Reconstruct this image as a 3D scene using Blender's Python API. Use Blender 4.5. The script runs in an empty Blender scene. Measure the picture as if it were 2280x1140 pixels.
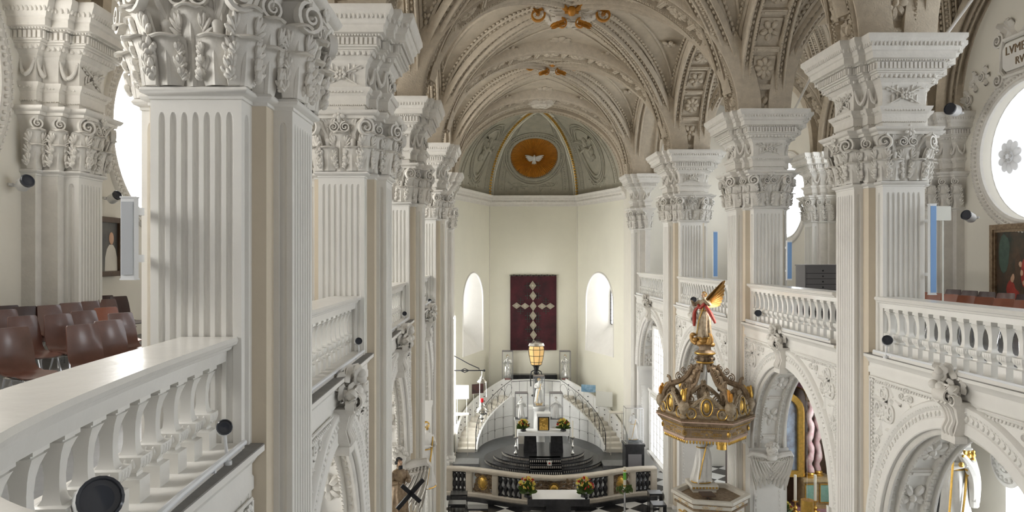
import bpy, math, random
from mathutils import Vector, Matrix
random.seed(7)
PI = math.pi
E = 10.2                 # eye height above the church floor
F = 1700.0               # focal length in pixels of the 2280 px frame
VX, VY = 1090.0, 573.0   # vanishing point of the nave
COL = bpy.context.scene.collection
sin, cos, sqrt, radians = math.sin, math.cos, math.sqrt, math.radians

def at(px, py, d):
    """the place seen at a pixel when it lies d metres ahead"""
    return Vector(((px-VX)*d/F, d, E-(py-VY)*d/F))

# ------------------------------------------------------------------ materials
def mat(name, col, rough=0.6, metal=0.0, var=0.0, vscale=3.0, bump=0.0, bscale=20.0, col2=None, emis=0.0, spec=None, emcol=None, alpha=None, trans=None, coat=0.0):
    m = bpy.data.materials.new(name); m.use_nodes = True
    nt = m.node_tree; b = nt.nodes['Principled BSDF']
    b.inputs['Base Color'].default_value = (*col, 1)
    b.inputs['Roughness'].default_value = rough
    b.inputs['Metallic'].default_value = metal
    if coat: b.inputs['Coat Weight'].default_value = coat; b.inputs['Coat Roughness'].default_value = 0.12
    if spec is not None: b.inputs['Specular IOR Level'].default_value = spec
    if emis:
        b.inputs['Emission Color'].default_value = (*(emcol or col), 1)
        b.inputs['Emission Strength'].default_value = emis
    if alpha is not None: b.inputs['Alpha'].default_value = alpha
    if trans is not None: b.inputs['Transmission Weight'].default_value = trans
    if var or col2 or bump:
        tc = nt.nodes.new('ShaderNodeTexCoord')
    if var or col2:
        n = nt.nodes.new('ShaderNodeTexNoise'); n.inputs['Scale'].default_value = vscale; n.inputs['Detail'].default_value = 5
        n.inputs['Roughness'].default_value = 0.65
        nt.links.new(tc.outputs['Object'], n.inputs['Vector'])
        r = nt.nodes.new('ShaderNodeValToRGB')
        r.color_ramp.elements[0].position = 0.33; r.color_ramp.elements[1].position = 0.68
        c2 = col2 or tuple(max(0, c*(1-var)) for c in col)
        r.color_ramp.elements[0].color = (*c2, 1); r.color_ramp.elements[1].color = (*col, 1)
        nt.links.new(n.outputs['Fac'], r.inputs['Fac']); nt.links.new(r.outputs['Color'], b.inputs['Base Color'])
    if bump:
        n2 = nt.nodes.new('ShaderNodeTexNoise'); n2.inputs['Scale'].default_value = bscale; n2.inputs['Detail'].default_value = 4
        nt.links.new(tc.outputs['Object'], n2.inputs['Vector'])
        bp = nt.nodes.new('ShaderNodeBump'); bp.inputs['Strength'].default_value = bump; bp.inputs['Distance'].default_value = 0.02
        nt.links.new(n2.outputs['Fac'], bp.inputs['Height']); nt.links.new(bp.outputs['Normal'], b.inputs['Normal'])
    return m

M = {}
M['plaster'] = mat('white_limewash', (0.84,0.822,0.78), 0.62, var=0.05, vscale=2.2, bump=0.12, bscale=14)
M['bossstone'] = mat('pale_boss_stucco', (0.72,0.66,0.57), 0.7, var=0.15, vscale=6, bump=0.3, bscale=25)
M['recess'] = mat('ochre_limewash', (0.74,0.65,0.515), 0.65, var=0.06, vscale=1.6, bump=0.12, bscale=14)  # warm shade between the pilasters put into the core faces' colour
M['gloss'] = mat('white_gloss_paint', (0.83,0.815,0.775), 0.24, var=0.03, vscale=3, bump=0.16, bscale=7)
M['stone'] = mat('grey_white_stucco', (0.80,0.77,0.715), 0.66, var=0.10, vscale=5, bump=0.2, bscale=25)
M['vault'] = mat('grey_beige_stucco', (0.54,0.465,0.36), 0.8, var=0.2, vscale=2.5, bump=0.28, bscale=16)
M['rib'] = mat('carved_stucco', (0.60,0.52,0.41), 0.8, var=0.2, vscale=6, bump=0.7, bscale=30)
M['wall'] = mat('cream_wall', (0.80,0.765,0.68), 0.8, var=0.05, vscale=0.8, bump=0.1, bscale=9)
M['apse'] = mat('pale_yellow_wall', (0.85,0.825,0.705), 0.8, var=0.05, vscale=0.5, bump=0.05, bscale=9)
M['dome'] = mat('grey_dome_stucco', (0.50,0.475,0.385), 0.8, var=0.2, vscale=3, bump=0.4, bscale=18)
M['gold'] = mat('gilding', (0.85,0.53,0.13), 0.32, metal=0.85, var=0.3, vscale=9, bump=0.3, bscale=30)
M['ochre'] = mat('old_gold_paint', (0.62,0.27,0.035), 0.5, metal=0.25, var=0.25, vscale=5)
M['brown_gild'] = mat('brown_gilt_wood', (0.36,0.265,0.165), 0.5, metal=0.15, col2=(0.16,0.10,0.055), vscale=9)
M['greygild'] = mat('grey_gilt_wood', (0.46,0.38,0.27), 0.5, metal=0.1, var=0.5, vscale=14, col2=(0.24,0.17,0.10))
M['pinkpaint'] = mat('pink_beige_paint', (0.60,0.43,0.34), 0.5, var=0.15, vscale=9)
M['gildbrown'] = mat('brown_gold_leaf', (0.60,0.34,0.10), 0.42, metal=0.4, var=0.5, vscale=9)
M['gildstone'] = mat('gilded_marbling', (0.66,0.50,0.27), 0.4, metal=0.15, var=0.35, vscale=7)
M['black'] = mat('black_marble', (0.018,0.018,0.02), 0.22, var=0.3, vscale=6, col2=(0.035,0.035,0.038))
M['blackm'] = mat('black_metal', (0.02,0.02,0.022), 0.4, metal=0.3)
M['iron'] = mat('wrought_iron', (0.03,0.03,0.032), 0.5, metal=0.6)
M['grey'] = mat('grey_stone', (0.20,0.205,0.21), 0.4, var=0.2, vscale=6)
M['slate'] = mat('dark_slate', (0.075,0.078,0.082), 0.35, var=0.3, vscale=3)
M['ledge'] = mat('dark_grey_ledge', (0.27,0.26,0.245), 0.7, var=0.2, vscale=9)
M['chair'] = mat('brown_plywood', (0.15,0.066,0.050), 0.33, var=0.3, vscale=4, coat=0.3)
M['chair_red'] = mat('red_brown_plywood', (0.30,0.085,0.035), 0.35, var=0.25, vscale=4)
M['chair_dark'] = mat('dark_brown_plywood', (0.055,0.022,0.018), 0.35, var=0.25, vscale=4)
M['chrome'] = mat('chrome', (0.75,0.75,0.77), 0.15, metal=1.0)
M['white'] = mat('white_plastic', (0.82,0.83,0.84), 0.35)
M['mesh'] = mat('speaker_mesh', (0.50,0.52,0.55), 0.6, bump=0.12, bscale=300)
M['bluemesh'] = mat('blue_speaker_mesh', (0.22,0.40,0.72), 0.5, bump=0.12, bscale=300)  # grille with bluish light put into its colour
M['lens'] = mat('lamp_lens', (0.05,0.055,0.07), 0.12)
M['marble'] = mat('white_marble', (0.84,0.84,0.82), 0.3, var=0.10, vscale=1.6)
M['railstone'] = mat('beige_rail_stone', (0.60,0.54,0.45), 0.4, var=0.15, vscale=5)
M['step'] = mat('cream_marble_step', (0.72,0.68,0.60), 0.45, var=0.12, vscale=4)
M['cloth'] = mat('white_linen', (0.86,0.86,0.85), 0.85)
M['silver'] = mat('polished_silver', (0.82,0.81,0.78), 0.2, metal=0.9)
M['statue'] = mat('white_painted_figure', (0.84,0.82,0.78), 0.45, var=0.08, vscale=8)
M['skin'] = mat('painted_flesh', (0.62,0.38,0.25), 0.5)
M['red'] = mat('red_paint', (0.42,0.045,0.03), 0.45, var=0.3, vscale=8)
M['pink'] = mat('pink_marble', (0.70,0.40,0.42), 0.3, col2=(0.80,0.68,0.64), vscale=5)
M['mauve'] = mat('mauve_marble', (0.36,0.15,0.22), 0.3, col2=(0.55,0.34,0.38), vscale=6)
M['mint'] = mat('green_marble', (0.20,0.46,0.36), 0.3, col2=(0.36,0.58,0.48), vscale=5)
M['oil_green'] = mat('dull_green_oil', (0.07,0.12,0.09), 0.5, var=0.4, vscale=5)
M['wood'] = mat('dark_oak', (0.10,0.055,0.03), 0.5, var=0.3, vscale=6)
M['graywood'] = mat('grey_lacquer', (0.20,0.19,0.195), 0.45)
M['bone'] = mat('cream_embroidery', (0.62,0.56,0.44), 0.8, var=0.2, vscale=30)
M['greenstitch'] = mat('dark_green_stitching', (0.03,0.06,0.05), 0.8)
M['paper'] = mat('pale_board', (0.74,0.74,0.68), 0.7)
M['leaf'] = mat('green_leaves', (0.10,0.17,0.03), 0.5, var=0.4, vscale=20)
M['yellowflower'] = mat('yellow_petals', (0.72,0.60,0.12), 0.6)
M['redflower'] = mat('red_petals', (0.50,0.02,0.02), 0.5)
M['greenpaint'] = mat('green_wax_band', (0.16,0.50,0.06), 0.5)
M['wax'] = mat('ivory_wax', (0.86,0.82,0.70), 0.5)
M['amber'] = mat('amber_glass', (0.75,0.50,0.22), 0.15, emis=0.35, emcol=(0.9,0.55,0.2))
M['redglass'] = mat('red_glass', (0.6,0.01,0.02), 0.15, emis=0.25, emcol=(0.9,0.02,0.02))
M['ledstrip'] = mat('white_light_tube', (0.85,0.87,0.9), 0.4)
def glassmat(name, a):
    m = bpy.data.materials.new(name); m.use_nodes = True; nt = m.node_tree
    b = nt.nodes['Principled BSDF']; out = nt.nodes['Material Output']
    b.inputs['Base Color'].default_value = (0.85,0.9,0.92,1); b.inputs['Roughness'].default_value = 0.05
    t = nt.nodes.new('ShaderNodeBsdfTransparent'); x = nt.nodes.new('ShaderNodeMixShader')
    x.inputs[0].default_value = a
    nt.links.new(t.outputs[0], x.inputs[1]); nt.links.new(b.outputs[0], x.inputs[2]); nt.links.new(x.outputs[0], out.inputs[0])
    return m
M['glass'] = glassmat('clear_glass', 0.10)
def translucent(name, col):
    m = bpy.data.materials.new(name); m.use_nodes = True; nt = m.node_tree
    b = nt.nodes['Principled BSDF']; out = nt.nodes['Material Output']; b.inputs['Base Color'].default_value = (*col,1); b.inputs['Roughness'].default_value = .6
    t = nt.nodes.new('ShaderNodeBsdfTranslucent'); t.inputs[0].default_value = (*col,1); x = nt.nodes.new('ShaderNodeMixShader'); x.inputs[0].default_value = .45
    nt.links.new(b.outputs[0],x.inputs[1]); nt.links.new(t.outputs[0],x.inputs[2]); nt.links.new(x.outputs[0],out.inputs[0]); return m
M['frosted'] = translucent('frosted_white_glass',(.93,.93,.93))
def winmat(name, col, s):
    m = bpy.data.materials.new(name); m.use_nodes = True; nt = m.node_tree
    b = nt.nodes['Principled BSDF']; b.inputs['Base Color'].default_value = (0.8,0.82,0.85,1)
    b.inputs['Emission Color'].default_value = (*col,1); b.inputs['Emission Strength'].default_value = s
    return m

# ------------------------------------------------------------------ mesh builder
class MB:
    def __init__(s): s.v = []; s.f = []; s.m = []; s.cur = 0
    def add(s, vs, fs, T=None):
        o = len(s.v)
        if T is None: s.v.extend(tuple(p) for p in vs)
        else: s.v.extend(tuple(T @ Vector(p)) for p in vs)
        s.f.extend(tuple(i+o for i in f) for f in fs); s.m.extend([s.cur]*len(fs)); return s
    def merge(s, o, T=None):
        return s.add(o.v, o.f, T)
    def box(s, x0,x1,y0,y1,z0,z1, T=None):
        v = [(x0,y0,z0),(x1,y0,z0),(x1,y1,z0),(x0,y1,z0),(x0,y0,z1),(x1,y0,z1),(x1,y1,z1),(x0,y1,z1)]
        return s.add(v, [(3,2,1,0),(4,5,6,7),(0,1,5,4),(1,2,6,5),(2,3,7,6),(3,0,4,7)], T)
    def cbox(s, c, d, T=None):
        return s.box(c[0]-d[0]/2,c[0]+d[0]/2,c[1]-d[1]/2,c[1]+d[1]/2,c[2]-d[2]/2,c[2]+d[2]/2, T)
    def loft(s, rings, closed=True, cap0=True, cap1=True, T=None, loop=False):
        n = len(rings[0]); v = [p for r in rings for p in r]; f = []
        k = len(rings); jn = n if closed else n-1
        for i in range(k if loop else k-1):
            a = i*n; b = ((i+1)%k)*n
            for j in range(jn):
                f.append((a+j, a+(j+1)%n, b+(j+1)%n, b+j))
        if not loop:
            if cap0 and closed: f.append(tuple(range(n-1,-1,-1)))
            if cap1 and closed: f.append(tuple((k-1)*n+j for j in range(n)))
        return s.add(v, f, T)
    def tube(s, pts, r, n=8, T=None, loop=False, flat=1.0):
        pts = [Vector(p) for p in pts]; k = len(pts)
        rr = r if isinstance(r,(list,tuple)) else [r]*k
        rings = []; up = None
        for i,p in enumerate(pts):
            if loop: d = pts[(i+1)%k]-pts[i-1]
            else: d = pts[min(i+1,k-1)]-pts[max(i-1,0)]
            if d.length < 1e-9: d = Vector((0,0,1))
            d.normalize()
            if up is None:
                up = Vector((0,0,1)) if abs(d.z) < 0.9 else Vector((1,0,0))
            a = d.cross(up)
            if a.length < 1e-6: a = d.orthogonal()
            a.normalize(); b = a.cross(d).normalized(); up = b
            rings.append([p + a*(rr[i]*cos(2*PI*j/n)) + b*(rr[i]*flat*sin(2*PI*j/n)) for j in range(n)])
        return s.loft(rings, True, True, True, T, loop)
    def lathe(s, prof, n=16, c=(0,0,0), T=None, a0=0.0, a1=2*PI, sx=1.0, sy=1.0):
        full = abs(a1-a0-2*PI) < 1e-6
        m = n if full else n+1
        rings = [[(c[0]+r*sx*cos(a0+(a1-a0)*j/n), c[1]+r*sy*sin(a0+(a1-a0)*j/n), c[2]+z) for j in range(m)] for r,z in prof]
        return s.loft(rings, full, prof[0][0]>1e-6, prof[-1][0]>1e-6, T)
    def ell(s, c, r, n=8, m=6, T=None):
        if not isinstance(r,(tuple,list)): r = (r,r,r)
        v = [(c[0],c[1],c[2]-r[2])]; f = []
        for i in range(1,m):
            t = PI*i/m
            for j in range(n):
                a = 2*PI*j/n
                v.append((c[0]+r[0]*sin(t)*cos(a), c[1]+r[1]*sin(t)*sin(a), c[2]-r[2]*cos(t)))
        v.append((c[0],c[1],c[2]+r[2]))
        for j in range(n):
            f.append((0, 1+(j+1)%n, 1+j))
        for i in range(m-2):
            for j in range(n):
                a = 1+i*n; b = a+n
                f.append((a+j, a+(j+1)%n, b+(j+1)%n, b+j))
        L = len(v)-1; a = 1+(m-2)*n
        for j in range(n): f.append((a+j, a+(j+1)%n, L))
        return s.add(v, f, T)
    def prism(s, poly, z0, z1, T=None):
        n = len(poly)
        return s.loft([[(x,y,z0) for x,y in poly],[(x,y,z1) for x,y in poly]], True, True, True, T)
    def stube(s, pts, r, n=8, k=5, T=None):
        """tube along a smooth curve through the points"""
        P = [tuple(p)+(q,) for p,q in zip(pts,r)]; out = []
        for i in range(len(P)-1):
            p0,p1,p2,p3 = P[max(i-1,0)],P[i],P[i+1],P[min(i+2,len(P)-1)]
            for j in range(k):
                t = j/k; out.append([.5*((2*b)+(c-a)*t+(2*a-5*b+4*c-d)*t*t+(-a+3*b-3*c+d)*t**3) for a,b,c,d in zip(p0,p1,p2,p3)])
        out.append(list(P[-1]))
        return s.tube([o[:3] for o in out],[max(o[3],.002) for o in out],n,T)
    def sweep(s, pts, fr, prof, T=None, loop=False, closed=True):
        """fr: per point (B, U) axes; prof: list of (b,u)"""
        rings = [[p + B*b + U*u for b,u in prof] for p,(B,U) in zip(pts,fr)]
        return s.loft(rings, closed, True, True, T, loop)
    def build(s, name, m, parent=None, sharp=38, loc=None, smooth=True):
        me = bpy.data.meshes.new(name)
        me.from_pydata(s.v, [], s.f)
        ms = m if isinstance(m,(list,tuple)) else [m]
        for x in ms: me.materials.append(x)
        if len(ms) > 1: me.polygons.foreach_set('material_index', s.m)
        if smooth:
            me.polygons.foreach_set('use_smooth', [True]*len(me.polygons))
            me.set_sharp_from_angle(angle=radians(sharp))
        me.update()
        o = bpy.data.objects.new(name, me); COL.objects.link(o)
        if parent is not None: o.parent = parent
        if loc is not None: o.location = loc
        return o

def tag(o, label=None, cat=None, group=None, kind=None):
    if label: o['label'] = label
    if cat: o['category'] = cat
    if group: o['group'] = group
    if kind: o['kind'] = kind
    return o
def thing(name, label, cat, loc=(0,0,0), rz=0.0, group=None, kind=None):
    o = bpy.data.objects.new(name, None); COL.objects.link(o)
    o.empty_display_size = 0.2
    o.location = loc; o.rotation_euler = (0,0,rz)
    return tag(o, label, cat, group, kind)
KIDS = {}
def copy_tree(o, loc=None, rz=None, label=None, group=None, parent=None, scale=None):
    c = o.copy(); COL.objects.link(c)
    if parent is not None: c.parent = parent
    if loc is not None: c.location = loc
    if rz is not None: c.rotation_euler = (0,0,rz)
    if scale is not None: c.scale = scale
    if label: c['label'] = label
    if group: c['group'] = group
    for ch in list(o.children): copy_tree(ch, parent=c)
    return c
def part(name, mb, m, parent, **k): return mb.build(name, m, parent, **k)
def struct(name, mb, m, parent=None, **k):
    o = mb.build(name, m, parent, **k)
    if parent is None: o['kind'] = 'structure'
    return o
def basis(o, t, n, u=(0,0,1)):
    """matrix whose x axis is t, y axis is n, z axis is u"""
    t, n, u = Vector(t), Vector(n), Vector(u)
    return Matrix(((t.x,n.x,u.x,o[0]),(t.y,n.y,u.y,o[1]),(t.z,n.z,u.z,o[2]),(0,0,0,1)))
def TR(x=0,y=0,z=0, rx=0, ry=0, rz=0, s=1):
    m = Matrix.Translation((x,y,z)) @ Matrix.Rotation(rz,4,'Z') @ Matrix.Rotation(ry,4,'Y') @ Matrix.Rotation(rx,4,'X')
    if isinstance(s,(tuple,list)): return m @ Matrix.Diagonal((s[0],s[1],s[2],1))
    return m @ Matrix.Diagonal((s,s,s,1))

# ------------------------------------------------------------------ ornament kit (x along the wall, y outward, z up)
def leaf_mb(h, w, out, curl, rows=13, cols=9, lobes=4, th=0.012):
    mb = MB(); path = []
    # spine: rises, leans out, then rolls over at the tip
    y = 0; z = 0; L = h*1.22; ds = L/(rows-1); ang = 0
    for i in range(rows):
        s = i/(rows-1); path.append((y,z,ang))
        bend = 0.10 if s < 0.62 else curl*(s-0.62)/0.38
        ang = out*0.5*s + bend*1.9 if s >= 0.62 else out*0.5*s
        y += ds*sin(ang); z += ds*cos(ang)
    rings = []; back = []
    for i,(y,z,a) in enumerate(path):
        s = i/(rows-1)
        lob = abs(sin(lobes*PI*(s*0.96+0.02)))**0.6
        hw = w*0.5*((0.80+0.2*s) if s < 0.7 else (1.0-0.62*((s-0.7)/0.3)**1.5))*(0.70+0.36*lob)
        r = []; q = []
        for j in range(cols):
            t = -1+2*j/(cols-1)
            rel = 0.10*w*(1-abs(t)) - 0.16*w*t*t + 0.035*w*cos(t*PI*3.0)*(0.4+lob) + (0.05*w if j == cols//2 else 0)
            zz = z + 0.10*h*(1-abs(t))*0.0 - 0.06*h*abs(t)*(1-s)
            r.append((hw*t, y+cos(a)*rel, zz-sin(a)*rel))
            q.append((hw*t*0.96, y+cos(a)*(rel-th-0.05*w), zz-sin(a)*(rel-th-0.05*w)))
        rings.append(r + q[::-1])
    mb.loft(rings, True)
    return mb
def flower_mb(r, petals=8, th=0.35):
    mb = MB()
    for k in range(petals):
        a = 2*PI*k/petals
        mb.ell((0,0,0), (r*0.30, r*0.19, r*0.42), 6, 5, Matrix.Rotation(a,4,'Y') @ Matrix.Translation((0, r*th*0.35, r*0.58)) )
    mb.ell((0,r*th*0.4,0), (r*0.26,r*0.26,r*0.26), 8, 6)
    return mb
def spiral_pts(r0, r1, turns, a0=0.0, n=26, sgn=1):
    out = []
    for i in range(n):
        s = i/(n-1); r = r0*(r1/r0)**s; a = a0 + sgn*2*PI*turns*s
        out.append((r*cos(a), 0, r*sin(a)))
    return out
def volute_mb(r, w, sgn=1, turns=1.9, n=30):
    """spiral ribbon in the x-z plane, w wide along y"""
    mb = MB(); rings = []
    for i in range(n):
        s = i/(n-1); rad = r*(1-s)**0.85*0.93 + r*0.10; th = 0.13*r*(1-0.5*s)
        a = PI/2 - sgn*0 + sgn*2*PI*turns*s
        c, q = cos(a), sin(a)
        wd = w*(0.7+0.3*s) + 0.03*s
        rings.append([((rad+th)*c*1, -wd/2, (rad+th)*q), ((rad+th)*c, wd/2, (rad+th)*q), ((rad-th)*c, wd/2, (rad-th)*q), ((rad-th)*c, -wd/2, (rad-th)*q)])
    mb.loft(rings, True)
    mb.ell((0,0,0), (r*0.16,w*0.62,r*0.16), 8, 6)
    return mb
def scroll_mb(w, h, rnd, dens=1.0):
    """low relief of spiralling tendrils and leaves filling w by h around the origin"""
    mb = MB(); lf = leaf_mb(1,0.55,0.4,0.6,7,5,3,0.02)
    for sg in (-1,1):
        sp = [(sg*(0.26*w)+sg*x*w, 0.02, 0.02*h+z*h) for x,_,z in spiral_pts(0.22,0.04,1.6,-2.4,22)]
        mb.tube(sp, [0.035*h*(1-0.5*i/21) for i in range(22)], 5)
        sp = [(sg*(0.08*w)+sg*x*w*0.6, 0.02, 0.30*h+z*h*0.7) for x,_,z in spiral_pts(0.20,0.04,1.3,2.2,18,-1)]
        mb.tube(sp, [0.03*h*(1-0.5*i/17) for i in range(18)], 5)
        for k in range(int(6*dens)):
            a = rnd.uniform(-PI,PI); s = rnd.uniform(0.16,0.3)*h
            mb.merge(lf, TR(sg*rnd.uniform(0.05,0.45)*w, 0, rnd.uniform(-0.42,0.36)*h, ry=a, s=s))
    mb.merge(flower_mb(0.16*h, 7), TR(0,0,-0.05*h))
    return mb
def bunch_mb(w, h, rnd):
    """crossed branches with fruit, as on the friezes"""
    mb = MB(); lf = leaf_mb(1,0.42,0.5,0.5,7,5,2,0.02)
    for sg in (-1,1):
        mb.tube([(-sg*0.40*w,0.02,-0.42*h),(0,0.05,0),(sg*0.46*w,0.03,0.46*h)], [0.03*h,0.045*h,0.03*h], 6)
        for k in range(6):
            t = -0.75+0.3*k
            for q in (-1,1):
                mb.merge(lf, TR(sg*0.44*w*t, 0.02, 0.42*h*t, ry=sg*(0.75)+q*0.7, s=0.30*h))
    for k in range(9):
        a = 2*PI*k/8; q = 0 if k == 8 else 1
        mb.ell((0.10*w*cos(a)*q, 0.07, 0.15*h*sin(a)*q), 0.085*h, 6, 5)
    return mb
EGG = MB().ell((0,0,0),(0.5,0.5,0.5),6,4)
def eggrow(mb, P, Q, n, size, z, sp=1.0):
    """row of egg lumps from P to Q (2-D), size=(along,out,high)"""
    P, Q = Vector((P[0],P[1],0)), Vector((Q[0],Q[1],0)); t = (Q-P); L = t.length
    if L < 1e-4: return
    t /= L; nn = Vector((n[0],n[1],0)); k = max(1, int(L/(size[0]*1.12*sp)))
    for i in range(k):
        c = P + t*(L*(i+0.5)/k); c.z = z
        mb.merge(EGG, basis(c, t*size[0], nn*size[1], (0,0,size[2])))
def boxrow(mb, P, Q, n, size, z, gap=1.6):
    P, Q = Vector((P[0],P[1],0)), Vector((Q[0],Q[1],0)); t = (Q-P); L = t.length
    if L < 1e-4: return
    t /= L; nn = Vector((n[0],n[1],0)); k = max(1, int(L/(size[0]*gap)))
    for i in range(k):
        c = P + t*(L*(i+0.5)/k); c.z = z
        mb.box(-.5,.5,-.5,.5,-.5,.5, basis(c, t*size[0], nn*size[1], (0,0,size[2])))
# ================================================================== piers
def offs(poly, o):
    n = len(poly); out = []
    for i in range(n):
        p, a, b = Vector(poly[i]), Vector(poly[i-1]), Vector(poly[(i+1)%n])
        d1 = (p-a).normalized(); d2 = (b-p).normalized()
        n1 = Vector((d1.y,-d1.x)); n2 = Vector((d2.y,-d2.x))
        k = 1+n1.dot(n2)
        out.append(tuple(p + (n1+n2)*(o/max(k,0.25))))
    return out
def edges(poly):
    n = len(poly)
    for i in range(n):
        p, q = Vector(poly[i]), Vector(poly[(i+1)%n]); d = (q-p)
        L = d.length; d = d/L
        yield i, p, q, d, Vector((d.y,-d.x)), L
def fluted_ring(poly, fl, z, k):
    out = []
    for i,p,q,d,n,L in edges(poly):
        c = fl.get(i,0); out.append((p.x,p.y,z))
        if not c: continue
        mar = 0.05 if c > 1 else L*0.28
        pitch = (L-2*mar)/c; w = pitch*(0.64 if c > 1 else 0.9); dep = w*0.52
        for j in range(c):
            m = mar + pitch*(j+0.5); ww = w*(0.35+0.65*k)
            for a in (0, 0.12, 0.35, 0.65, 0.88, 1.0):
                t = m + (a-0.5)*ww; g = dep*k*sqrt(max(0,1-(2*a-1)**2))
                v = p + d*t - n*g; out.append((v.x,v.y,z))
    return out
def loft_plan(mb, poly, prof):
    mb.loft([[(x,y,z) for x,y in offs(poly,o)] for o,z in prof], True)
PLAN = []
for sx,sy in ((1,1),(-1,1),(-1,-1),(1,-1)):
    q = [(.66,.37),(.494,.37),(.494,.58),(.37,.58),(.37,.85)]
    if sx*sy < 0: q = q[::-1]
    PLAN += [(sx*x,sy*y) for x,y in q]
PLAN_FL = {}
for i,p,q,d,n,L in edges(PLAN):
    if L > 0.7: PLAN_FL[i] = 7
    elif abs(max(abs(p.x),abs(q.x))-.66) < .01 or abs(max(abs(p.y),abs(q.y))-.85) < .01: PLAN_FL[i] = 1
# respond: projects from a wall at x=0 towards +x
RESP = [(0,-.70),(.22,-.70),(.22,-.54),(.48,-.54),(.48,-.37),(.72,-.37),(.72,.37),(.48,.37),(.48,.54),(.22,.54),(.22,.70),(0,.70)]
RESP_FL = {4:1, 5:7, 6:1}
CB, CT = 1.38, 2.33       # capital foot and top above the eye
ET = 3.92                 # top of the entablature above the eye
def acanthus(h, w, lip):
    """broad leaf: flaring body whose tip rolls over into a lip, with lobed leaflets at both edges"""
    mb = MB(); n = 14; rings = []
    for i in range(n+5):
        if i < n:
            q = i/(n-1); z = q*h*.92; y = .02+.03*q+.10*h*q**3; ang = .25*q**2
        else:
            k = (i-n+1)/5; a_ = k*2.5; rr = lip
            y = .02+.03+.10*h+rr*(1-cos(a_))*.95; z = h*.92+rr*sin(a_)*.7
        q = min(i/(n-1),1.0); tip = max(0,(i-n+1)/5)
        hw = w*(.34+.10*sin(q*2.6)+.12*q**2)*(1-.45*tip**2)
        r = []
        for j in range(9):
            t = -1+j/4; r.append((hw*t, y+.045*w*cos(t*3.1)*(1-.4*tip)+.10*w*(1-t*t)*(1-.6*tip)-.05*w, z-.03*h*t*t*(q > .8)))
        bk = [(x*.95, yy-.035*w-.012, zz-.01*tip) for x,yy,zz in r]
        rings.append(r+bk[::-1])
    mb.loft(rings)
    for k in range(3):                      # clumps of leaflets
        z = h*(.10+.27*k); yb = .03+.03*z/h+.10*h*(z/h)**3
        for sg in (-1,1):
            for c in range(4):
                an = (.95,.60,.28,-.02)[c]; l = h*(.20,.25,.25,.20)[c]
                mb.ell((0,0,l*.5),(.045*w+.009,.06*w+.009,l*.48),6,5,TR(sg*w*(.36-.03*k),yb+.01*c,z+.03*h*c,rx=-.22-.06*c,ry=sg*an))
    mb.tube([(0,.03,0),(0,.055,h*.45),(0,.05+.10*h,h*.9)],[.03,.028,.012],6)
    return mb
LEAF_A = acanthus(0.36,0.30,.075)
LEAF_B = acanthus(0.62,0.28,.08)
LEAF_C = leaf_mb(0.30,0.16,0.5,0.8,9,7,3)
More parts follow.
